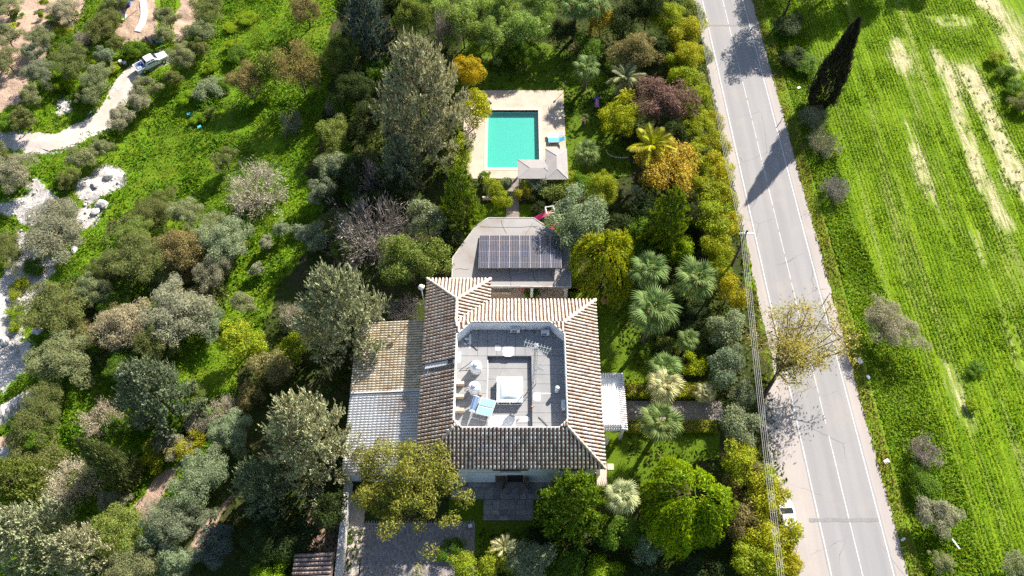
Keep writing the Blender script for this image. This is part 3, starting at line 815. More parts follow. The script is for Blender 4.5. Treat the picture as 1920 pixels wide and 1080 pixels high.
# whitewashed patches
r = random.Random(4)
def blobpatch(x, y, w, h, z, seed):
    r = random.Random(seed); n = 18
    pts = []
    for i in range(n):
        t = 2 * math.pi * i / n; c, s_ = math.cos(t), math.sin(t); k = (abs(c) ** 4 + abs(s_) ** 4) ** -.25
        pts.append((x + c * k * w / 2 * r.uniform(.9, 1.05), y + s_ * k * h / 2 * r.uniform(.9, 1.05), z))
    MB().face(pts).build('white_patch', M['patch'], fr_)
blobpatch(-.35, 33.2, 1.1, 1.15, ZD + .018, 1); blobpatch(-1.35, 33.55, .55, .6, ZD + .018, 2)
blobpatch(-.9, 26.1, 2.5, 1.7, ZRC + .018, 3); blobpatch(.9, 26.6, 1.5, .5, ZRC + .022, 4); blobpatch(2.3, 28.6, .7, .9, ZD + .018, 5); blobpatch(3.0, 28.9, 1.4, .1, ZD + .02, 6)
blobpatch(-4.0, 34.3, .22, 1.6, ZD + .018, 7); blobpatch(-4.3, 34.0, .5, .2, ZD + .022, 8); blobpatch(-4.3, 34.5, .5, .2, ZD + .022, 9)
blobpatch(-4.95, 32.6, .25, 1.2, ZD + .018, 10); blobpatch(-4.95, 30.0, .3, .7, ZD + .018, 12); blobpatch(-.1, 25.4, 3.2, .4, ZRC + .02, 11)
blobpatch(rx0 + .04, 30.0, .10, 5, ZD + .02, 13)
# south front: upper window with shutters, open double door, small windows
def window(par, x, y, z, w, h, axis='y', shutters=True, sgn=-1, openw=False):
    """window set in a wall whose outward side is sgn along axis"""
    def P(a, d, zz): return (x + a, y + sgn * d, zz) if axis == 'y' else (x + sgn * d, y + a, zz)
    def B(a, d, zz, sa, sd_, sz): 
        dim = (sa, sd_, sz) if axis == 'y' else (sd_, sa, sz)
        return MB().box(P(a, d, zz), dim)
    win = B(0, .012, z, w, .02, h).build('window', M['dark'], par)
    mb = MB()
    for (a, zz, sa, sz) in ((-w / 2, z, .08, h + .08), (w / 2, z, .08, h + .08), (0, z + h / 2, w, .08), (0, z - h / 2, w, .08), (0, z, .06, h)):
        mb.box(P(a, .04, zz), (sa, .06, sz) if axis == 'y' else (.06, sa, sz))
    mb.build('frame', M['brown_wood'], win)
    B(0, .1, z - h / 2 - .08, w + .3, .22, .07).build('sill', M['white'], win)
    if shutters:
        for s_ in (-1, 1):
            if openw: B(s_ * (w / 2 + .04), .32, z, .05, .6, h).build('shutter', M['brown_wood'], win)
            else: B(s_ * (w / 2 + w * .26), .05, z, w * .48, .05, h).build('shutter', M['brown_wood'], win)
    return win
ys = YS + o_
window(wall, -.15, ys, 4.5, 1.6, 1.5); window(wall, -5.6, ys, 4.5, 1.2, 1.3, openw=True); window(wall, 5.4, ys, 4.5, 1.2, 1.3)
window(wall, -5.6, ys, 1.5, 1.3, 1.2, shutters=False); window(wall, 5.6, ys, 1.5, 1.3, 1.2, shutters=False)
door = MB().box((.3, ys - .012, 1.15), (1.5, .02, 2.3)).build('door', M['dark'], wall)
for s_, an in ((-1, -.5), (1, .5)):
    leaf = MB().box((0, 0, 0), (.74, .05, 2.25)).build('door_leaf', M['brown_wood'], door)
    leaf.location = (.3 + s_ * 1.0, ys - .42, 1.14); leaf.rotation_euler = (0, 0, s_ * -1.0)
MB().box((-1.1, ys - .03, 1.2), (.9, .05, 1.9)).build('shutter', M['brown_wood'], wall)
MB().box((.3, ys - .25, .12), (2.0, .5, .2)).build('doorstep', M['path'], wall)
for yy in (24.5, 34.6): window(wall, X1 - o_, yy, 4.5, 1.1, 1.3, 'x', True, 1)
window(wall, X1 - o_, 35.0, 1.5, 1.1, 1.3, 'x', False, 1)
for yy in (25.0, 34.0, 39.0): window(wall, X0 + o_, yy, 4.9, 1.0, .9, 'x', False, -1)
for xx in (0.5, 4.5): window(wall, xx, YN - o_, 4.4, 1.2, 1.3, 'y', True, 1)
window(wall, 2.5, YN - o_, 1.4, 2.0, 2.2, 'y', False, 1)

# things standing on the flat roof
sk = thing('skylight', 'square white domed skylight in the middle of the flat roof', 'skylight', (-.2, 29.2, ZRC))
mb = MB().span(-1.15, 1.15, -1.2, 1.2, 0, .62); mb.build('curb', M['white'], sk, bevel=.02)
mb = MB()
for a, b, c, d in ((-1.2, -.95, -1.25, 1.25), (.95, 1.2, -1.25, 1.25), (-.95, .95, -1.25, -.98), (-.95, .95, .98, 1.25)): mb.span(a, b, c, d, .62, .74)
mb.build('frame', M['white_metal'], sk)
def glazing():
    m, t, p, out = nodes('skylight_glazing')
    p.inputs['Base Color'].default_value = (.66, .72, .70, 1); p.inputs['Roughness'].default_value = .12; p.inputs['Specular IOR Level'].default_value = .6
    return m
V = []; F = []; nn = 12
for j in range(nn + 1):
    for i in range(nn + 1):
        u = -1 + 2 * i / nn; v = -1 + 2 * j / nn
        V.append((u * .95, v * .98, .70 + .34 * (1 - u * u) ** .5 * (1 - v * v) ** .5))
for j in range(nn):
    for i in range(nn): a = j * (nn + 1) + i; F.append((a, a + 1, a + nn + 2, a + nn + 1))
add('dome', np_mesh('dome', V, F, glazing(), True), sk)
for s_ in (-.55, .55): MB().box((s_, -1.21, .36), (.95, .03, .26)).build('vent_slot', M['dark'], sk)
def tank(x, y, label):
    t = thing('water_tank', label, 'water tank', (x, y, ZD + .012), 0, 'white water tanks on the flat roof')
    MB().lathe([(.50, 0), (.54, .06), (.54, .35), (.55, .37), (.54, .40), (.54, .8), (.55, .83), (.53, 1.05), (.42, 1.2), (.22, 1.28)], 24).build('body', M['white_metal'], t, True)
    MB().lathe([(.21, 1.26), (.23, 1.30), (.23, 1.36), (.18, 1.40), (.05, 1.42)], 16, (.02, .03, 0)).build('lid', M['white_metal'], t, True)
    MB().tube([(-.5, .2, .2), (-.75, .15, .15), (-.9, .1, .05)], .025).build('pipe', M['black'], t)
a = ray(893, 694, ZD); b = ray(890, 733, ZD)
tank(a[0], a[1], 'white water tank farther from the solar collectors on the flat roof')
tank(b[0], b[1], 'white water tank right beside the solar collectors on the flat roof')
sc_ = thing('solar_water_heater', 'pair of blue-green solar collectors with a lying boiler on the flat roof', 'solar heater', (*ray(905, 768, ZD), ZD + .012), math.radians(-14))
M['collector'] = mat('collector_glass', (.20, .36, .38), (.16, .31, .34), 2, .15, .6)
for k in (0, 1):
    fm = Matrix.Rotation(math.radians(24), 3, 'X')
    pan = MB().box((.35, .5 - k * .98, .75 - k * .0 - .0 + (.22 if k else -.2)), (1.42, .98, .09), mtx=Matrix.Rotation(math.radians(-24), 3, 'X')).build('collector', M['galv'], sc_)
    MB().box((.35, .5 - k * .98, .80 + (.22 if k else -.2)), (1.34, .9, .02), mtx=Matrix.Rotation(math.radians(-24), 3, 'X')).build('glass', M['collector'], pan)
MB().tube([(-.75, -.75, 1.0), (-.75, .65, 1.0)], .27, 18).build('boiler', mat('sky_tinted_steel', (.30, .42, .62), (.25, .36, .55), 2, .25, .5, .7), sc_)  # grey boiler metal with the sky's blue reflection put into its colour
for q in (-.76, .66): MB().tube([(-.75, q - .03, 1.0), (-.75, q + .03, 1.0)], .285, 18).build('boiler_cap', M['white_metal'], sc_)
mb = MB()
for x, y, h in ((-.75, -.6, .8), (-.75, .5, .8), (-.3, -.9, .95), (1.0, -.9, .95), (-.3, .85, .42), (1.0, .85, .42)): mb.tube([(x, y, 0), (x, y, h)], .025, 5)
mb.build('stand', M['galv'], sc_)
def ac(px, py, label, rz=0.0, z=ZD + .012, sc=1.0):
    x, y = ray(px, py, z)
    t = thing('air_conditioner', label, 'air conditioner', (x, y, z), rz, 'air conditioners on the flat roof')
    MB().box((0, 0, .45), (.9 * sc, .36 * sc, .66)).build('casing', M['white_metal'], t, bevel=.02)
    MB().box((-.1, -.183 * sc, .45), (.55 * sc, .012, .52)).build('grille', M['grey_metal'], t)
    MB().box((0, 0, .785), (.8 * sc, .28 * sc, .012)).build('top_panel', M['galv'], t)
    for s_ in (-.3, .3): MB().box((s_, 0, .06), (.06, .36 * sc, .12)).build('foot', M['black'], t)
ac(966, 622, 'larger air conditioner against the far parapet left of the antenna mast')
ac(1022, 628, 'small air conditioner against the far parapet right of the antenna mast', sc=.85)
ac(1056, 763, 'air conditioner standing against the road-side parapet', math.pi / 2, sc=.9)
vc = thing('expansion_tank', 'small white upright cylinder near the road-side parapet of the flat roof', 'tank', (*ray(1044, 735, ZD), ZD + .012))
MB().lathe([(.13, .1), (.2, .16), (.2, 1.0), (.15, 1.1), (.04, 1.13)], 16).build('body', M['white_metal'], vc, True)
MB().lathe([(.15, 0), (.12, .12)], 12).build('foot', M['grey_metal'], vc)
am = thing('antenna_mast', 'tall lattice antenna mast on the flat roof', 'antenna mast', (2.03, 29.9, ZD + .012))
H_ = 8.0; tri = [(.17, -.1), (-.17, -.1), (0, .2)]
for q in range(3):
    x, y = tri[q]; MB().tube([(x, y, 0), (x * .8, y * .8, H_)], .032, 5).build('leg', M['galv'], am)
mb = MB()
for i in range(20):
    z0 = i * H_ / 20; z1 = (i + 1) * H_ / 20
    for q in range(3): a = tri[q]; b = tri[(q + 1) % 3]; mb.tube([(a[0] * .9, a[1] * .9, z0), (b[0] * .9, b[1] * .9, z1)], .016, 4, False)
mb.build('lattice_bracing', M['galv'], am)
for (z, ang, L, n) in ((H_ - .1, -.3, 2.4, 9), (H_ - .9, -.35, 2.0, 11)):
    mb = MB(); d = Vector((math.cos(ang), math.sin(ang), 0)); e = Vector((-d.y, d.x, 0))
    c0_ = Vector((0, .05, z)); mb.tube([c0_ - d * L * .45, c0_ + d * L * .55], .035, 5)
    for i in range(n):
        p = c0_ - d * L * .4 + d * (L * .92) * i / (n - 1); w = .32 - .12 * i / n
        mb.tube([p - e * w, p + e * w], .022, 4)
    mb.build('yagi_antenna', M['galv'], am)
MB().box((0, .1, H_ - .5), (.35, .5, .35)).build('rotator_box', M['grey_metal'], am, bevel=.02)
for a in ((-2.4, 2.6), (1.6, 3.4)): MB().tube([(0, 0, H_ * .85), (a[0], a[1], .2)], .006, 3).build('guy_wire', M['galv'], am)
sdh = thing('satellite_dish', 'white satellite dish fixed to the antenna mast', 'satellite dish', (2.42, 30.05, 8.9))
V = []; F = []; ns, nr = 24, 5
for j in range(nr + 1):
    rr_ = .48 * j / nr
    for k in range(ns): V.append((rr_ * math.cos(2 * math.pi * k / ns), rr_ * math.sin(2 * math.pi * k / ns), .55 * rr_ * rr_))
for j in range(nr):
    for k in range(ns): F.append((j * ns + k, j * ns + (k + 1) % ns, (j + 1) * ns + (k + 1) % ns, (j + 1) * ns + k))
dm = add('dish', np_mesh('dish', V, F, M['white_metal'], True), sdh, rot=(math.radians(-50), math.radians(68), 0))
MB().tube([(0, 0, 0), (-.39, -.15, 0)], .025, 6).build('bracket', M['galv'], sdh)
MB().tube([(0, 0, 0), (.45, .25, .1)], .012, 5).build('feed_arm', M['galv'], sdh)
# small bits on the roof
for i, (px, py, lb) in enumerate(((901, 740, 'loose orange brick beside the solar collectors on the flat roof'), (972, 786, 'loose orange brick in the roof well below the skylight'), (999, 762, 'loose orange brick right of the skylight'))):
    x, y = ray(px, py, ZD if i != 1 else ZRC)
    o = MB().box((0, 0, .06), (.26, .16, .12), .4 * i).build('brick_block', M['terracotta']); o.location = (x, y, (ZD if i != 1 else ZRC) + .014)
    tag(o, lb, 'brick', 'loose bricks on the flat roof')
for i, (px, py, lb) in enumerate(((855, 722, 'beige roof pier nearest the roof recess'), (855, 746, 'beige roof pier second from the roof recess'), (855, 772, 'beige roof pier nearest the front hip'))):
    x, y = ray(px + 6, py, ZD)
    o = MB().box((0, 0, .3), (.95, .28, .6)).build('roof_pier', M['beige_paving'], bevel=.015); o.location = (x, y, ZD + .013)
    tag(o, lb, 'pier', 'beige piers along the parapet')
for i, pts in enumerate(([(-4.6, 34.4, 0), (-4.2, 33.9, .02), (-3.6, 33.6, .02), (-3.3, 33.3, .02)], [(1.35, 34.9, .8), (1.2, 35.2, .6), (1.6, 35.3, .3), (2.3, 35.1, .1)], [(2.4, 26.6, .02), (2.8, 26.2, .03), (3.3, 25.6, .02), (3.5, 25.3, .02)], [(-4.9, 31.2, .02), (-4.2, 31.6, .3), (-3.7, 31.9, .6)])):
    o = MB().tube([(a, b, ZD + .04 + c) for a, b, c in pts], .03, 6).build('hose', M['black'])
    tag(o, ['black hose curving in the shaded corner of the flat roof left of the whitewash marks', 'black cable loop on the far parapet beside the antenna', 'black hose end lying near the front edge of the flat roof', 'black pipe running up to the farther water tank'][i], 'hose', 'black hoses on the flat roof')
# floodlight mast at the roof's corner
fl = thing('floodlight', 'white floodlight with a warm glow on the far left roof corner', 'floodlight', (X0 - .35, 39.3, 0))
MB().tube([(0, 0, 0), (0, 0, 7.5)], .05, 8).build('pole', M['white_metal'], fl)
MB().lathe([(.08, 7.4), (.26, 7.5), (.30, 7.65), (.2, 7.85), (.06, 7.92)], 16).build('lamp_head', M['white_metal'], fl, True)
gm_, gt, gp, go = nodes('lamp_glow'); gp.inputs['Emission Color'].default_value = (1, .45, .15, 1); gp.inputs['Emission Strength'].default_value = 1.5
MB().box((.26, .06, 7.72), (.1, .16, .12)).build('bulb', gm_, fl)
# east porch with white tiled skirt
po = thing('porch', 'white porch roof with a tiled skirt on the road side of the villa', 'porch')
ax0, ax1, ay0, ay1, az = X1 - o_ + .02, 10.8, 26.4, 32.2, 3.3
MB().span(ax0, ax1 - .5, ay0 + .5, ay1 - .5, az - .2, az + .02).build('slab', M['white'], po)
Tw = island_mat('whitewashed_tiles', [(.74, .70, .70), (.78, .76, .75), (.66, .60, .59)], vary=.12)
for pts, e0, e1, inn in (([(ax1, ay0, az - .25), (ax1, ay1, az - .25), (ax1 - .55, ay1 - .55, az), (ax1 - .55, ay0 + .55, az)], (ax1, ay0, az - .25), (ax1, ay1, az - .25), (-1, 0)),
                         ([(ax1, ay1, az - .25), (ax0, ay1, az - .25), (ax0, ay1 - .55, az), (ax1 - .55, ay1 - .55, az)], (ax1, ay1, az - .25), (ax0, ay1, az - .25), (0, -1)),
                         ([(ax0, ay0, az - .25), (ax1, ay0, az - .25), (ax1 - .55, ay0 + .55, az), (ax0, ay0 + .55, az)], (ax0, ay0, az - .25), (ax1, ay0, az - .25), (0, 1))):
    sk_ = slab('skirt', pts, M['white'], po, .08)
    L = (Vector(e1) - Vector(e0)).length
    tile_slope(sk_, e0, e1, inn, .25 / .55, lambda s: (0, .56), Tw, .22, .075, .3)
for x, y in ((10.45, 26.75), (10.45, 31.8)): MB().box((x, y, 1.52), (.3, .3, 3.04)).build('column', M['white'], po)
MB().span(ax0, 9.2, 26.0, 26.3, 0, 1.5).build('stair_wall', M['white'], po)
# annex on the left: weathered tile roof and whitewashed sheet roof
an = thing('annex', 'low annex with weathered yellowish tiles and whitewashed roof left of the villa', 'annex')
nx0, nx1, ny0, ny1, ny2 = -15.5, -8.5, 22.3, 30.1, 37.7
zl, zh = 3.2, 3.95; asl = (zh - zl) / (nx1 - nx0)
mb = MB(); 
for a, b in (((nx0 + .2, ny0 + .2), (nx1 + .7, ny0 + .2)), ((nx1 - .5, ny2 - .2), (nx0 + .2, ny2 - .2)), ((nx0 + .2, ny2 - .2), (nx0 + .2, ny0 + .2))):
    mb.face([(a[0], a[1], 0), (b[0], b[1], 0), (b[0], b[1], zl), (a[0], a[1], zl)])
mb.build('wall', M['wall'], an)
r1 = slab('roof_slope', [(nx0, ny1, zl), (nx1 + .55, ny1, zh + .06), (nx1 + .55, ny2 - 2.1, zh + .06), (nx1, ny2 - 2.1, zh), (nx1, ny2, zh), (nx0, ny2, zl)], M['annex_base'], an)
tile_slope(r1, (nx0, ny2, zl), (nx0, ny1, zl), (1, 0), asl, lambda s: (0, nx1 - nx0 + (.5 if s > 2.1 else 0)), M['annex_tile'], .27, .105, .40)
r2 = slab('roof_slope', [(nx0, ny0, zl - .1), (nx1 + .55, ny0, zh - .04), (nx1 + .55, ny1 - .02, zh - .04), (nx0, ny1 - .02, zl - .1)], M['annex_white'], an)
tile_slope(r2, (nx0, ny1 - .05, zl - .1), (nx0, ny0, zl - .1), (1, 0), asl, lambda s: (0, nx1 - nx0 + .5), M['annex_white'], .26, .075, .40)
MB().box(((nx0 + nx1) / 2, ny1 - .02, (zl + zh) / 2 + .08), (nx1 - nx0, .1, .16), mtx=Matrix.Rotation(-math.atan(asl), 3, 'Y')).build('roof_flashing', M['white'], an)
MB().span(nx0, nx1, ny0 - .1, ny0 + .02, zl - .35, zl - .08).build('gutter', M['white_metal'], an)
MB().span(nx1 - .06, nx1 + .05, ny2 - 2.05, ny2, zh - .3, zh + .3).build('parapet', M['white'], an)
window(an, -12.5, ny0 + .2, 1.6, 1.4, 1.2, 'y', True, -1)
# garden wall
gw = thing('garden_wall', 'tall white plastered wall running from the annex to the tiled lean-to', 'wall')
M['old_white'] = mat('weathered_whitewash', (.66, .63, .58), (.55, .52, .48), 2, .9, .2, dirt=(.33, .31, .29), dscale=.7)
MB().span(-15.35, -15.0, 8, 22.25, -.2, 1.95).build('wall_body', M['old_white'], gw)
MB().span(-15.42, -14.93, 8, 22.2, 1.95, 2.03).build('coping', M['old_white'], gw)
le = thing('lean_to', 'dark clay tiled lean-to roof at the bottom edge beside the white wall', 'lean-to')
lr = slab('roof_slope', [(-19.0, 9, 2.2), (-15.45, 9, 2.75), (-15.45, 15.4, 2.75), (-19.0, 15.4, 2.2)], M['tile_pan'], le)
tile_slope(lr, (-19.0, 15.4, 2.2), (-19.0, 9, 2.2), (1, 0), .55 / 3.55, lambda s: (0, 3.5), island_mat('dark_tiles', [(.34, .24, .20), (.42, .34, .30), (.28, .2, .17)]), .37, .13, .38)
for y in (10, 15.1): MB().box((-18.8, y, 1.1), (.15, .15, 2.1)).build('post', M['brown_wood'], le)
MB().span(-18.9, -15.5, 15.0, 15.15, 2.0, 2.15).build('beam', M['brown_wood'], le)

# ------------------------------------------------------------------ flat-roofed outbuilding with photovoltaic panels
ob = thing('outbuilding', 'flat grey roofed outbuilding with a veranda behind the villa', 'outbuilding')
ZO = 3.2
op = [ray(a, b, ZO) for a, b in ((915, 408), (1001, 408), (1068, 454), (1071, 538.5), (846, 536), (848, 483), (892, 423))]
MB().prism(op, ZO - .28, ZO).build('roof_slab', M['concrete_roof'], ob)
cxo = sum(p[0] for p in op) / 7; cyo = sum(p[1] for p in op) / 7
mb = MB()
for i in range(7):
    a, b = op[i], op[(i + 1) % 7]
    sh = lambda p, k: (cxo + (p[0] - cxo) * k, cyo + (p[1] - cyo) * k)
    a2, b2 = sh(a, .985), sh(b, .985)
    mb.face([(*a, ZO + .004), (*b, ZO + .004), (*b, ZO + .05), (*a, ZO + .05)]); mb.face([(*b2, ZO), (*a2, ZO), (*a2, ZO + .05), (*b2, ZO + .05)])
    mb.face([(*a, ZO + .05), (*b, ZO + .05), (*b2, ZO + .05), (*a2, ZO + .05)])
mb.build('roof_edge', M['old_white'], ob)
ys_o = op[3][1]
mb = MB()
wl_ = [sh(p, .93) for p in op]; wl_[3] = (wl_[3][0], ys_o + 2.0); wl_[4] = (wl_[4][0], ys_o + 2.0)
for i in range(7):
    a, b = wl_[i], wl_[(i + 1) % 7]; mb.face([(*b, 0), (*a, 0), (*a, ZO - .2), (*b, ZO - .2)])
ow = mb.build('wall', M['white'], ob)
for x in (-1.0, 3.0): MB().box((x, ys_o + 1.99, 1.1), (1.3, .04, 2.1)).build('door', M['brown_wood'], ow)
for px, py in ((997, 540), (1061, 541)):
    x, _ = ray(px, py, 2.0); MB().box((x, ys_o + .25, 1.46), (.28, .28, 2.92)).build('column', M['white'], ob)
for x in (-6.2,): MB().box((x, ys_o + .25, 1.46), (.28, .28, 2.92)).build('column', M['white'], ob)
# felt joints on the roof
for i, (a, b) in enumerate((((853, 505), (880, 504)), ((956, 502), (957, 538)), ((990, 505), (1010, 530)), ((1030, 512), (1042, 528)), ((940, 412), (950, 438)), ((1000, 418), (985, 440)), ((1040, 440), (1000, 425)), ((900, 425), (1010, 424)), ((1054, 484), (1068, 488)), ((1055, 520), (1070, 500)))):
    A = Vector((*ray(*a, ZO), ZO + .012)); B = Vector((*ray(*b, ZO), ZO + .012)); rn = random.Random(i)
    MB().tube([A, A.lerp(B, .3) + Vector((rn.uniform(-.15, .15), rn.uniform(-.15, .15), 0)), A.lerp(B, .7) + Vector((rn.uniform(-.15, .15), rn.uniform(-.15, .15), 0)), B], .018, 4).build('roof_crack', M['bitumen_seam'], ob)
def pv_mat():
    m, t, p, out = nodes('photovoltaic_cells')
    tc = N(t, 'ShaderNodeTexCoord')
    b = N(t, 'ShaderNodeTexBrick', offset=0.0, Scale=1.0); b.inputs['Brick Width'].default_value = .168; b.inputs['Row Height'].default_value = .76
    b.inputs['Mortar Size'].default_value = .011; b.inputs['Color1'].default_value = (.035, .04, .06, 1); b.inputs['Color2'].default_value = (.075, .062, .06, 1); b.inputs['Mortar'].default_value = (.30, .30, .31, 1)
    t.links.new(tc.outputs['Object'], b.inputs['Vector'])
    oi = N(t, 'ShaderNodeObjectInfo')
    tint = ramp(t, oi.outputs['Random'], [(.1, (.9, .95, 1.05)), (.4, (1.2, 1.1, 1.0)), (.7, (.75, .85, 1.25)), (.9, (1.15, 1.1, 1.05))])
    c = mixc(t, 1.0, b.outputs[0], tint, 'MULTIPLY')
    c = mixc(t, maprange(t, noise(t, wpos(t), 1.5, 4), .4, .7, 0, .4), c, (.10, .075, .065))
    t.links.new(c, p.inputs['Base Color']); p.inputs['Roughness'].default_value = .16; p.inputs['Specular IOR Level'].default_value = .5
    return m
M['pv'] = pv_mat()
pv = thing('solar_array', 'three rows of tilted solar panels on the flat grey roof', 'solar panels')
f0 = ray(899.5, 441.5, ZO + .18); f1 = ray(1051, 442.5, ZO + .18); b0 = ray(896.5, 502.3, ZO + .95); b1 = ray(1052, 502.5, ZO + .95)
xa, xb, ya, yb = (f0[0] + b0[0]) / 2, (f1[0] + b1[0]) / 2, b0[1], f0[1]
tl = math.atan2(.77, yb - ya); sl_len = math.hypot(.77, yb - ya)
pw, pl = (xb - xa) / 8, sl_len / 3
pvm = MB().box((0, 0, 0), (pw - .05, pl - .05, .02)).data('cells', M['pv']); pfm = MB().box((0, 0, -.012), (pw - .015, pl - .015, .035)).data('panel', M['galv'])
for i in range(8):
    for j in range(3):
        u = xa + (i + .5) * pw; s_ = (j + .5) * pl
        loc = (u, ya + s_ * math.cos(tl), ZO + .95 - s_ * math.sin(tl))
        o = add('panel', pfm, pv, loc, (-tl, 0, 0)); add('cells', pvm, o, (0, 0, .012))
MB().box(((xa + xb) / 2, ya + sl_len / 2 * math.cos(tl), ZO + .565 - .05), (xb - xa - .3, .06, .06)).build('rail', M['galv'], pv)
mb = MB()
for i in range(6):
    x = xa + .4 + i * (xb - xa - .8) / 5
    mb.tube([(x, ya + .15, ZO), (x, ya + .15, ZO + .9)], .025, 5); mb.tube([(x, yb - .15, ZO), (x, yb - .15, ZO + .2)], .025, 5); mb.tube([(x, ya + .1, ZO + .88), (x, yb - .1, ZO + .14)], .022, 5)
mb.build('support_frame', M['galv'], pv)
# courtyard bits
be = thing('garden_bench', 'beige built-in bench against the veranda of the outbuilding', 'bench', (*ray(940, 546, .3), .05))
MB().box((0, 0, .2), (2.0, .5, .4)).build('base', M['beige_paving'], be); MB().box((0, .02, .45), (2.1, .55, .08)).build('seat', M['path'], be); MB().box((0, .28, .7), (2.0, .08, .45)).build('backrest', M['white'], be)

# ------------------------------------------------------------------ pool cabana
cb = thing('pool_pavilion', 'grey stepped pavilion roof at the corner of the swimming pool', 'pavilion')
ZC = 2.6
M['shingle'] = mat('grey_sheet_roof', (.33, .305, .29), (.28, .258, .248), 1.5, .8, .2, bmp=.2)
A = ray(1022.4, 279.2, ZC); B = ray(1063, 279.2, ZC); C_ = ray(1063.3, 336.3, ZC); D = ray(970.8, 335.7, ZC); E = ray(970.8, 298.2, ZC)
def hip(x0, x1, y0, y1, z, rise, name):
    w, d = x1 - x0, y1 - y0; mx, my = (x0 + x1) / 2, (y0 + y1) / 2
    if w > d: a, b = (x0 + d / 2, my, z + rise), (x1 - d / 2, my, z + rise)
    else: a, b = (mx, y0 + w / 2, z + rise), (mx, y1 - w / 2, z + rise)
    p = [(x0, y0, z), (x1, y0, z), (x1, y1, z), (x0, y1, z)]
    if w > d: fs = [(p[0], p[1], b, a), (p[1], p[2], b), (p[2], p[3], a, b), (p[3], p[0], a)]
    else: fs = [(p[0], p[1], a), (p[1], p[2], b, a), (p[2], p[3], b), (p[3], p[0], a, b)]
    root = None
    mb = MB().face([(x, y, z - .08) for x, y, z in p][::-1])
    for i in range(4): mb.face([(p[i][0], p[i][1], z - .08), (p[(i + 1) % 4][0], p[(i + 1) % 4][1], z - .08), p[(i + 1) % 4], p[i]])
    root = mb.build('eave_board', M['white'], cb)
    for f in fs: MB().face(f).build('roof_panel', M['shingle'], root)
    for q in range(4): 
        t_ = a if (q in (0, 3)) else b
        if w <= d: t_ = a if q in (0, 1) else b
        MB().tube([p[q], t_], .04, 5).build('hip_cap', M['grey_metal'], root)
hip(A[0] - .0, B[0], C_[1], A[1], ZC, .32, 'a'); hip(D[0], A[0] + 1.2, D[1] + .15, E[1], ZC - .09, .2, 'b')
for x, y in ((D[0] + .3, D[1] + .4), (D[0] + .3, E[1] - .3), (B[0] - .3, A[1] - .3), (B[0] - .3, C_[1] + .3), (A[0] + .3, A[1] - .3)):
    MB().box((x, y, 1.29), (.18, .18, 2.42)).build('post', M['white'], cb)
# ------------------------------------------------------------------ plant generators (unit size: radius 1; height 1 or half-height 1)
def unit(v): return v / np.maximum(np.linalg.norm(v, axis=-1, keepdims=True), 1e-9)
def diamonds(C, D, L, Wd, rng, fold=.15, nrm=None, wild=.6):
    n = len(C); D = unit(D); R = rng.normal(size=(n, 3))
    if nrm is not None: R = nrm + R * wild
    Sd = unit(np.cross(D, R)); Nn = np.cross(D, Sd)
    L = np.broadcast_to(L, (n,))[:, None]; Wd = np.broadcast_to(Wd, (n,))[:, None]
    V = np.stack([C - D * L * .5, C + Sd * Wd * .5 + Nn * Wd * fold, C + D * L * .5, C - Sd * Wd * .5 + Nn * Wd * fold], 1).reshape(-1, 3)
    return V, np.arange(4 * n).reshape(n, 4)

def crown_blob(seed, nl, n, leaf, squash=1.0, lr=(.26, .46), open_=0.0, asp=.45):
    """rounded crown of leafy lobes; radius 1, half-height 1, centre 0"""
    rng = np.random.RandomState(seed)
    d = rng.normal(size=(nl, 3)); d[:, 2] = np.where(rng.rand(nl) < .72, np.abs(d[:, 2]), d[:, 2]); d = unit(d)
    rad = rng.uniform(.38, .80, nl) * rng.uniform(.8, 1.08, nl); c = d * rad[:, None]
    az = np.arctan2(d[:, 1], d[:, 0]); wob_ = 1 + .22 * np.sin(2 * az + seed) + .18 * np.sin(3 * az + 2 * seed) + rng.normal(size=nl) * .10
    c[:, :2] *= wob_[:, None]
    r = rng.uniform(lr[0], lr[1], nl) * (1 - .25 * rad)
    w = r ** 2; w /= w.sum()
    k = rng.choice(nl, n, p=w)
    o = unit(rng.normal(size=(n, 3)) + np.array([0, 0, .35]) + d[k] * .35)
    P = c[k] + o * (r[k] * rng.uniform(.55, 1.12, n))[:, None]
    P[:, 2] *= squash
    q = rng.normal(size=(n, 3)); q -= (q * o).sum(1, keepdims=True) * o
    D = unit(q) + o * rng.uniform(-.1, .9, (n, 1))
    s = leaf * rng.uniform(.6, 1.4, n)
    return diamonds(P, D, s, s * asp, rng, nrm=o)

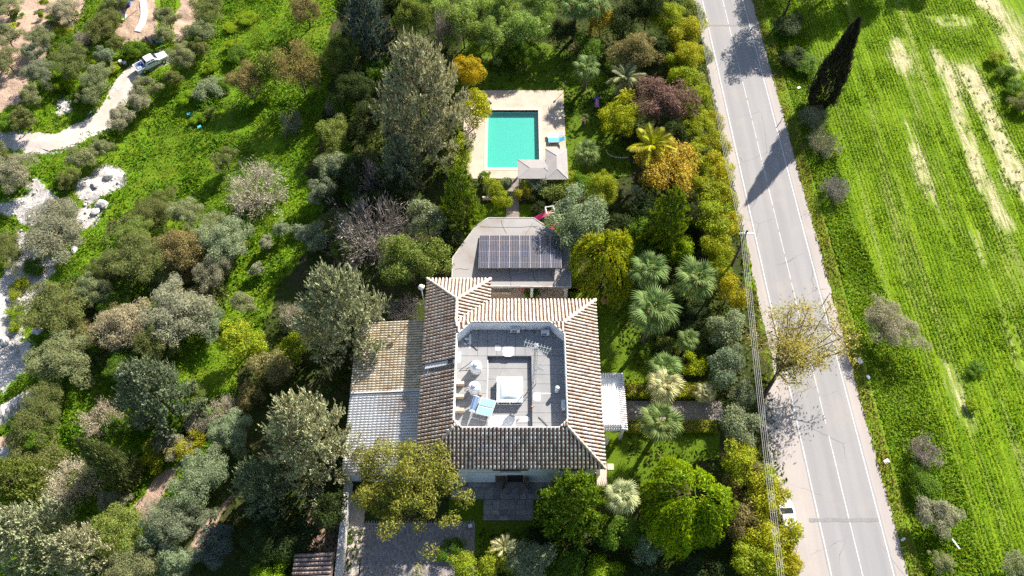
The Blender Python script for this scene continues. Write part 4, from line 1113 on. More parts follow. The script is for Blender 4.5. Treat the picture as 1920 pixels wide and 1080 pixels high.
def fingers(seed, nb, subs, leaf, power=.7, up=.8, t0=.05, flen=.16, seg=6, width=.42, curl=.5, spread=.9):
    """conifer whose branches end in curved finger-like twigs; radius 1, height 1"""
    rng = np.random.RandomState(seed); C = []; D = []
    for b in range(nb):
        t = t0 + (1 - t0) * ((b + rng.rand()) / nb) ** 1.0
        R = ((1 - t) ** power) * rng.uniform(.72, 1.12) + .04
        az = b * 2.39996 + rng.uniform(-.4, .4); h = np.array([math.cos(az), math.sin(az), 0.0]); side = np.array([-h[1], h[0], 0.0])
        for k in range(max(3, int(subs * (R + .2)))):
            u = rng.rand() ** .5; p = h * R * u + np.array([0, 0, t + .18 * up * R * u * u])
            d = h * rng.uniform(.3, 1.0) + side * rng.uniform(-1, 1) * spread + np.array([0, 0, rng.uniform(-.25, .7) * up])
            d /= np.linalg.norm(d); L = flen * rng.uniform(.6, 1.25) * (.5 + .7 * R)
            for j in range(seg):
                f = (j + .5) / seg; dd = d + np.array([0, 0, curl * f * .9]) ; dd /= np.linalg.norm(dd)
                p = p + dd * L / seg
                for _ in range(2): C.append(p + rng.normal(size=3) * leaf * .16); D.append(dd + rng.normal(size=3) * .45)
    C = np.array(C); D = np.array(D); s = leaf * rng.uniform(.7, 1.3, len(C))
    ctr = C.copy(); ctr[:, 2] = .3; ctr[:, :2] *= 0
    return diamonds(C, D, s, s * width, rng, nrm=unit(C * np.array([1, 1, .6]) + np.array([0, 0, .35])), wild=.7)

def conifer(seed, nb, per, leaf, power=.8, up=.35, droop=0.0, t0=.08, curl=.5, width=.3, tuft=.09, tiers=0, round_=False):
    """trunk-centred crown: branches leave a central axis; radius 1, height 1"""
    rng = np.random.RandomState(seed)
    C = []; D = []; Ls = []
    for b in range(nb):
        t = t0 + (1 - t0) * (b + rng.rand()) / nb
        if tiers: t = t0 + (1 - t0) * (np.floor((t - t0) / (1 - t0) * tiers) + .15 * rng.rand()) / tiers
        R = (1 - t) ** power if not round_ else math.sqrt(max(0, 1 - (2 * (t - t0) / (1 - t0) - .75) ** 2 / 1.6))
        if round_: R = max(R, .12)
        R = R * rng.uniform(.78, 1.12) + .05
        az = b * 2.39996 + rng.uniform(-.3, .3)
        h = np.array([math.cos(az), math.sin(az), 0.0])
        n = max(4, int(per * (R + .15)))
        u = rng.rand(n) ** .65
        q = u[:, None] * R * h + np.stack([np.zeros(n), np.zeros(n), t + (up * R * u ** (1 + curl) - droop * R * u ** 2) * .4], 1)
        side = np.array([-h[1], h[0], 0.0])
        sp = rng.normal(size=(n, 1)) * tuft * (.4 + 1.0 * (1 - u[:, None] * .5)) * (.4 + R)
        q = q + side * sp + rng.normal(size=(n, 3)) * np.array([.3, .3, .35]) * tuft * .6
        dd = h * .8 + side * np.sign(sp) * rng.uniform(.1, .9, (n, 1)) + np.array([0, 0, 1]) * rng.uniform(-.1, .8, (n, 1)) * (1 if up > 0 else -.6) + rng.normal(size=(n, 3)) * .25
        C.append(q); D.append(dd); Ls.append(leaf * rng.uniform(.6, 1.35, n))
    C = np.concatenate(C); D = np.concatenate(D); Ls = np.concatenate(Ls)
    return diamonds(C, D, Ls, Ls * width, np.random.RandomState(seed + 1), nrm=unit(C * np.array([1, 1, .3]) + np.array([0, 0, .5])), wild=.7)

def spindle(seed, n, leaf):
    rng = np.random.RandomState(seed); t = rng.rand(n) ** .9
    prof = np.minimum(1, (t / .12) ** .6) * (1 - t) ** .62 * 1.25
    az = rng.rand(n) * 2 * math.pi
    lump = 1 + .22 * np.sin(az * 3 + t * 18) * np.sin(t * 30 + az) + .12 * rng.normal(size=n)
    r = prof * lump * rng.uniform(.75, 1.05, n)
    P = np.stack([r * np.cos(az), r * np.sin(az), t], 1)
    D = np.stack([np.cos(az) * .35, np.sin(az) * .35, np.full(n, .30)], 1) + rng.normal(size=(n, 3)) * .12
    s = leaf * rng.uniform(.6, 1.4, n)
    V, F = diamonds(P, D, s, s * .4, rng)
    return V, F

def weeping(seed, n, leaf, strands=420):
    """fountain of drooping strands; radius 1, height 1 from the ground"""
    rng = np.random.RandomState(seed); C = []; D = []
    per = n // strands
    for i in range(strands):
        az = rng.rand() * 2 * math.pi; ph = rng.uniform(.02, 1.0) ** .8
        k = rng.uniform(.82, 1.03) * (1 + .10 * math.sin(az * 3 + seed) + .06 * math.sin(7 * az))
        a0 = ph * 1.2; a1 = min(1.52, a0 + rng.uniform(.35, .7))
        a = np.linspace(a0, a1, per) + rng.normal(size=per) * .02
        rr_ = np.sin(a) ** .85 * k; zz = .12 + .86 * np.cos(a) ** .9 * k
        az_ = az + rng.normal() * .06 * np.linspace(0, 1, per) + rng.normal(size=per) * .02
        p = np.stack([rr_ * np.cos(az_), rr_ * np.sin(az_), zz], 1) + rng.normal(size=(per, 3)) * .012
        dd = np.gradient(p, axis=0) if per > 1 else p
        C.append(p); D.append(unit(dd) + rng.normal(size=(per, 3)) * .35 + np.stack([np.cos(az_), np.sin(az_), np.zeros(per)], 1) * .2)
    C = np.concatenate(C); D = np.concatenate(D); s = leaf * rng.uniform(.7, 1.4, len(C))
    return diamonds(C, D, s, s * .26, rng, nrm=unit(C + np.array([0, 0, .1])), wild=.6)

def tubes_np(segs, sides=3):
    """segs: list of (p0, p1, r0, r1)"""
    A = np.array([s[0] for s in segs], float); B = np.array([s[1] for s in segs], float); r0 = np.array([s[2] for s in segs]); r1 = np.array([s[3] for s in segs])
    d = unit(B - A); ref = np.where(np.abs(d[:, 2:3]) < .9, np.array([[0, 0, 1.0]]), np.array([[1.0, 0, 0]])); u = unit(np.cross(d, ref)); w = np.cross(d, u)
    n = len(segs); V = np.zeros((n, 2 * sides, 3)); 
    for k in range(sides):
        t = 2 * math.pi * k / sides; o = u * math.cos(t) + w * math.sin(t)
        V[:, k] = A + o * r0[:, None]; V[:, sides + k] = B + o * r1[:, None]
    F = []
    base = np.arange(n)[:, None] * 2 * sides
    for k in range(sides):
        k2 = (k + 1) % sides
        F.append(base + np.array([[k, k2, sides + k2, sides + k]]))
    return V.reshape(-1, 3), np.concatenate(F)

def twigs(seed, stems=16, levels=3, split=4, r0=.022, spread=1.0, up=.7, fuzz=0):
    """leafless bush: radius about 1, base at 0, height about 1.3"""
    rng = np.random.RandomState(seed); segs = []; tips = []
    def grow(p, d, L, r, lv):
        q = p + d * L; mid = p + d * L * .5 + rng.normal(size=3) * L * .06
        segs.append((p, mid, r, r * .8)); segs.append((mid, q, r * .8, r * .6))
        if lv == 0: tips.append((q, d)); return
        for _ in range(split):
            nd = unit(d + rng.normal(size=3) * .42 + np.array([0, 0, .06]))
            grow(p + d * L * rng.uniform(.45, 1.0), nd, L * rng.uniform(.5, .8), r * .5, lv - 1)
    for i in range(stems):
        az = i * 2.39996 + rng.uniform(-.2, .2); e = rng.uniform(.15, 1.0)
        d = unit(np.array([math.cos(az) * spread * math.sqrt(e), math.sin(az) * spread * math.sqrt(e), up * (1.25 - e * .8)]))
        grow(np.array([0, 0, 0.02]) + rng.normal(size=3) * .03, d, rng.uniform(.4, .62), r0, levels)
    V, F = tubes_np(segs)
    if fuzz:
        T = np.array([t[0] for t in tips]); Dt = np.array([t[1] for t in tips]); k = rng.choice(len(T), fuzz)
        V2, F2 = diamonds(T[k] + rng.normal(size=(fuzz, 3)) * .05, Dt[k] + rng.normal(size=(fuzz, 3)) * .35, .11, .014, rng)
        F = np.concatenate([F, F2 + len(V)]); V = np.concatenate([V, V2])
    return V, F

def open_tree(seed, limbs, n, leaf, spread=1.0, lean=(0, 0)):
    """visible limbs carrying loose leaf clumps; radius 1, height 1. Returns (limb mesh, leaf mesh)"""
    rng = np.random.RandomState(seed); segs = []; tips = []
    top = np.array([lean[0] * .4, lean[1] * .4, .42])
    segs.append((np.array([0, 0, 0.0]), top * .5, .036, .032)); segs.append((top * .5, top, .032, .026))
    for i in range(limbs):
        az = i * 2.39996 + rng.uniform(-.4, .4); e = rng.uniform(.3, 1.0)
        end = np.array([math.cos(az) * e * .8 * spread + lean[0], math.sin(az) * e * .8 * spread + lean[1], rng.uniform(.68, .92) - .15 * e])
        s0 = top * rng.uniform(.75, 1.0); mid = (s0 + end) / 2 + rng.normal(size=3) * .05 + np.array([0, 0, .03])
        segs.append((s0, mid, .015, .010)); segs.append((mid, end, .010, .005))
        for _ in range(5):
            f = rng.uniform(.35, 1.0); b = s0 + (end - s0) * f; q = b + rng.normal(size=3) * np.array([.17, .17, .07]) + np.array([0, 0, .05])
            segs.append((b, q, .007, .003)); tips.append(q)
        tips.append(end)
    T = np.array(tips); k = rng.choice(len(T), n); o = rng.normal(size=(n, 3)) * np.array([.085, .085, .04]) * rng.uniform(.5, 1.5, (n, 1))
    s = leaf * rng.uniform(.6, 1.4, n)
    return tubes_np(segs, 6), diamonds(T[k] + o, o + rng.normal(size=(n, 3)) * .08 + np.array([0, 0, -.02]), s, s * .3, rng)

def fan_frond(seed, stalk=1.0, blade=.95, nb=20, droop=.35):
    """one fan leaf: a stalk along +X and a pleated fan at its end; lies in the XY plane, drooping tips"""
    rng = np.random.RandomState(seed); V = []; F = []
    def strip(pts, ws):
        b = len(V)
        for (p, s), w in zip(pts, ws): V.append(p - s * w); V.append(p + s * w)
        for i in range(len(pts) - 1): F.append((b + 2 * i, b + 2 * i + 1, b + 2 * i + 3, b + 2 * i + 2))
    y = np.array([0, 1.0, 0])
    strip([(np.array([0, 0, 0.0]), y), (np.array([stalk * .5, 0, .06]), y), (np.array([stalk, 0, 0.0]), y)], (.035, .025, .02))
    for i in range(nb):
        a = (i / (nb - 1) - .5) * math.radians(235); L = blade * (1 - .30 * abs(i / (nb - 1) - .5) * 2) * rng.uniform(.9, 1.05)
        d = np.array([math.cos(a), math.sin(a), 0]); s = np.array([-d[1], d[0], (.35 if i % 2 else -.35)]); s /= np.linalg.norm(s)
        c = np.array([stalk, 0, 0.0]); dz = -droop * rng.uniform(.7, 1.3)
        w = L * math.radians(235) / (nb - 1) * .55
        strip([(c, s), (c + d * L * .45 + np.array([0, 0, .03]), s), (c + d * L * .72 + np.array([0, 0, dz * .25]), s), (c + d * L + np.array([0, 0, dz]), s)], (.006, w * .5, w * .36, .004))
    return np.array(V), np.array(F)

def feather_frond(seed, L=2.2, droop=.9, nl=34, w=.55):
    rng = np.random.RandomState(seed); V = []; F = []
    def rach(u): return np.array([L * u * (1 - .12 * u), 0, .55 * L * u * .4 - droop * u * u])
    def quad(a, b, c, d): n = len(V); V.extend([a, b, c, d]); F.append((n, n + 1, n + 2, n + 3))
    for i in range(8):
        a, b = rach(i / 8), rach((i + 1) / 8); y = np.array([0, .03, 0]); quad(a - y, a + y, b + y * .8, b - y * .8)
    for i in range(nl):
        u = .12 + .88 * i / nl; p = rach(u); t = rach(min(1, u + .02)) - p; t = t / np.linalg.norm(t)
        ln = w * math.sin(math.pi * (.15 + .8 * u)) * rng.uniform(.85, 1.1) + .12
        for s in (-1, 1):
            d = t * .55 + np.array([0, s * .85, -.25 + rng.uniform(-.15, .1)]); d /= np.linalg.norm(d); q = p + d * ln + np.array([0, 0, -.10 * ln]); k = t * .03
            quad(p - k, p + k, p + d * ln * .55 + k * 1.2, q)
    return np.array(V), np.array(F)

def limb_trunk(seed, h, limbs=6, r=.05, top=.75, sp=.55):
    """trunk and limbs inside a crown: height h units, radius 1 crown"""
    rng = np.random.RandomState(seed); segs = []; pts = [np.array([0, 0, -.02])]
    for i in range(1, 5): pts.append(np.array([rng.normal() * .03, rng.normal() * .03, h * top * i / 4]))
    rs = [r * (1 - .17 * i) for i in range(5)]
    for i in range(4): segs.append((pts[i], pts[i + 1], rs[i], rs[i + 1]))
    for i in range(limbs):
        az = i * 2.4 + rng.rand(); s = pts[2] + (pts[4] - pts[2]) * rng.rand(); e = s + np.array([math.cos(az) * sp, math.sin(az) * sp, h * rng.uniform(.08, .3)])
        m_ = (s + e) / 2 + np.array([0, 0, -.03]); segs.append((s, m_, r * .4, r * .28)); segs.append((m_, e, r * .28, r * .1))
    return tubes_np(segs, 6)

# ------------------------------------------------------------------ shared plant meshes
PM = {}
def reg(key, vf, m, smooth=False): PM[key] = np_mesh(key, vf[0], vf[1], m, smooth)
for v in range(3):
    reg('S%d' % v, crown_blob(10 + v, 15, 2200, .14), M['leaf'])
    reg('M%d' % v, crown_blob(20 + v, 34, 7000, .085), M['leaf'])
    reg('L%d' % v, crown_blob(30 + v, 56, 16000, .054, lr=(.18, .36)), M['leaf'])
    reg('olM%d' % v, crown_blob(40 + v, 36, 8500, .095, lr=(.17, .36), asp=.26), M['leaf'])
    reg('olL%d' % v, crown_blob(50 + v, 64, 18000, .06, lr=(.14, .30), asp=.26), M['leaf'])
    reg('cedar%d' % v, fingers(60 + v, 120, 17, .052, .60), M['needle'])
    reg('bare%d' % v, twigs(70 + v, 26, 3, 4, .016, fuzz=3000), M['twig'])
    reg('trunk%d' % v, limb_trunk(80 + v, 1.0), M['bark'])
for v in range(2):
    reg('tier%d' % v, fingers(90 + v, 120, 22, .062, .52, .35, .05, .15, 6, .34, .15, .75), M['needle'])
    reg('pine%d' % v, crown_blob(95 + v, 80, 21000, .042, lr=(.11, .23), asp=.28), M['needle'])
    reg('weep%d' % v, weeping(100 + v, 15000, .085, 560), M['leaf'])
    reg('cyp%d' % v, spindle(110 + v, 14000, .085), M['needle'])
    reg('plume%d' % v, crown_blob(115 + v, 60, 15000, .066, lr=(.14, .28), asp=.28), M['leaf'])
(l_, lf_) = open_tree(121, 13, 6500, .045); reg('openlimb0', l_, M['bark']); reg('openleaf0', lf_, M['leaf'])
(l_, lf_) = open_tree(122, 17, 10500, .040, 1.0, (.40, .62)); reg('openlimb1', l_, M['bark']); reg('openleaf1', lf_, M['leaf'])
for v in range(4): reg('fan%d' % v, fan_frond(130 + v, droop=.25 + .12 * v), M['leaf'])
for v in range(3): reg('feather%d' % v, feather_frond(140 + v), M['leaf'])
def palm_trunk(seed):
    rng = random.Random(seed); prof = []
    for i in range(25):
        t = i / 24; r = .24 - .07 * t + (.07 if i == 0 else 0); prof += [(r * 1.07, t), (r * .95, t + .022)]
    mb = MB().lathe(prof, 10); return mb.data('palm_trunk', M['palm_bark'])
PM['ptrunk'] = palm_trunk(1)

_cnt = [0]
PR = random.Random(77)
def place(px, py, w, h, zc):
    p = G(px, py, zc); r = w / 2 / ppm(p); base = Vector((p.x, p.y, float(terrain(p.x, p.y))))
    return base, r
def plant(name, label, cat, base, group): 
    return thing(name, label, cat, base, PR.uniform(0, 6.28), group)
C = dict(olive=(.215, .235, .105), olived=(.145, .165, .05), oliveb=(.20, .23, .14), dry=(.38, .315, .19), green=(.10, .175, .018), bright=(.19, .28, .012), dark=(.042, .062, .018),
         yellow=(.32, .315, .022), ygreen=(.24, .285, .02), gold=(.38, .30, .02), cedar=(.31, .315, .18), cedarb=(.18, .215, .125), pol=(.205, .22, .035), blue=(.10, .125, .10), pine=(.15, .215, .022), orange=(.37, .28, .035),
         red=(.165, .11, .08), grey=(.27, .265, .165), pink=(.47, .40, .29), purple=(.31, .262, .228), palm=(.14, .20, .065), palmw=(.34, .36, .19), feather=(.29, .31, .035), cyp=(.028, .032, .020), cypg=(.15, .175, .06), euc=(.21, .29, .07), eucy=(.37, .335, .095), brown=(.215, .185, .07), lime=(.30, .34, .014), mid=(.16, .205, .045), sage=(.21, .25, .135))
def build_plant(kind, px, py, w, h, col, label, group=None, name=None, cat=None):
    _cnt[0] += 1; i = _cnt[0]; v3, v2 = i % 3, i % 2
    col = C[col]; j = PR.uniform(.9, 1.12); col = (col[0] * j * PR.uniform(.94, 1.06), col[1] * j, col[2] * j)
    rz = PR.uniform(0, 6.28)
    if kind in ('b', 'o', 's'):            # b broadleaf, o olive-like, s low shrub to the ground
        zc = h * (.58 if kind != 's' else .48); base, r = place(px, py, w, h, zc); r *= (1.42 if 'grove' in (group or '') else 1.28 if kind == 'o' else 1.18)
        t = plant(name or ('shrub' if kind == 's' else 'olive_tree' if kind == 'o' else 'broadleaf_tree'), label, cat or ('shrub' if kind == 's' else 'tree'), base, group)
        key = ('S' if r < 1.15 else 'M' if r < 2.5 else 'L') + str(v3)
        if kind == 'o': key = ('olM' if r < 2.4 else 'olL') + str(v3)
        hz = h * (.44 if kind != 's' else .54)
        add('crown', PM[key], t, (0, 0, zc), (0, 0, rz), (r * PR.uniform(.95, 1.08), r * PR.uniform(.92, 1.05), hz), col)
        add('trunk', PM['trunk%d' % v3], t, (0, 0, 0), (0, 0, rz), (r, r, h * .8))
    elif kind in ('plume', 'pine'):
        zc = h * .5; base, r = place(px, py, w, h, zc); r *= (1.35 if kind == 'plume' else 1.2)
        t = plant('eucalyptus_tree' if kind == 'plume' else 'pine_tree', label, 'tree', base, group)
        add('crown', PM['%s%d' % (kind, v2)], t, (0, 0, zc), (0, 0, rz), (r, r, h * .52), col); add('trunk', PM['trunk%d' % v3], t, (0, 0, 0), (0, 0, rz), (min(r, 2.5), min(r, 2.5), h * .9))
    elif kind in ('cedar', 'tier', 'weep', 'cyp'):
        zc = h * .45; base, r = place(px, py, w, h, zc)
        nm = {'cedar': 'cedar_tree', 'tier': 'conifer_tree', 'pine': 'pine_tree', 'weep': 'weeping_tree', 'cyp': 'cypress_tree', 'plume': 'eucalyptus_tree'}[kind]
        t = plant(name or nm, label, cat or 'tree', base, group)
        add('crown', PM[kind + str(v3 if kind == 'cedar' else v2)], t, (0, 0, 0), (0, 0, rz), (r, r, h), col)
        add('trunk', PM['trunk%d' % v3], t, (0, 0, 0), (0, 0, rz), (min(r * .9, 2.6), min(r * .9, 2.6), h * 1.1))
    elif kind == 'bare':
        zc = h * .5; base, r = place(px, py, w, h, zc)
        t = plant(name or 'bare_shrub', label, cat or 'shrub', base, group)
        add('branches', PM['bare%d' % v3], t, (0, 0, 0), (0, 0, rz), (r * 1.0, r * 1.0, h / 1.2), col)
    elif kind == 'open':
        base, r = place(px, py, w, h, h * .72)
        t = plant(name or 'open_tree', label, cat or 'tree', base, group)
        add('trunk', PM['openlimb0'], t, (0, 0, 0), (0, 0, rz), (r, r, h)); add('crown', PM['openleaf0'], t, (0, 0, 0), (0, 0, rz), (r, r, h), col)
    elif kind in ('fan', 'feather'):
        base, r = place(px, py, w, h, h)
        t = plant(name or 'palm_tree', label, cat or 'palm', base, group)
        k = r / (1.95 if kind == 'fan' else 2.1)
        add('trunk', PM['ptrunk'], t, (0, 0, -.05), (PR.uniform(-.03, .03), PR.uniform(-.03, .03), 0), (max(.55, min(1.0, k * .95)),) * 2 + (h + .05,))
        n = 24 if kind == 'fan' else 17
        for q in range(n):
            u = (q + .5) / n; el = math.radians(78 - 118 * u if kind == 'fan' else 70 - 80 * u); az = q * 2.39996 + PR.uniform(-.2, .2)
            s = k * PR.uniform(.88, 1.08) * (.75 + .3 * min(1, u * 2.5))
            o = add('frond', PM[('fan%d' % (q % 4)) if kind == 'fan' else ('feather%d' % (q % 3))], t, (0, 0, h + .1), (PR.uniform(-.35, .35), -el, az), (s, s, s))
            cc = PR.uniform(.8, 1.25); o.color = (col[0] * cc * (1 + .35 * u), col[1] * cc * (1 + .15 * u), col[2] * cc, 1)
        if kind == 'fan' and h > 3:
            for q in range(9):
                o = add('dead_frond', PM['fan%d' % (q % 4)], t, (0, 0, h - .15), (PR.uniform(-.4, .4), math.radians(62 + PR.uniform(-10, 12)), q * .71), (k * .75,) * 3); o.color = (.20, .14, .07, 1)
    return t
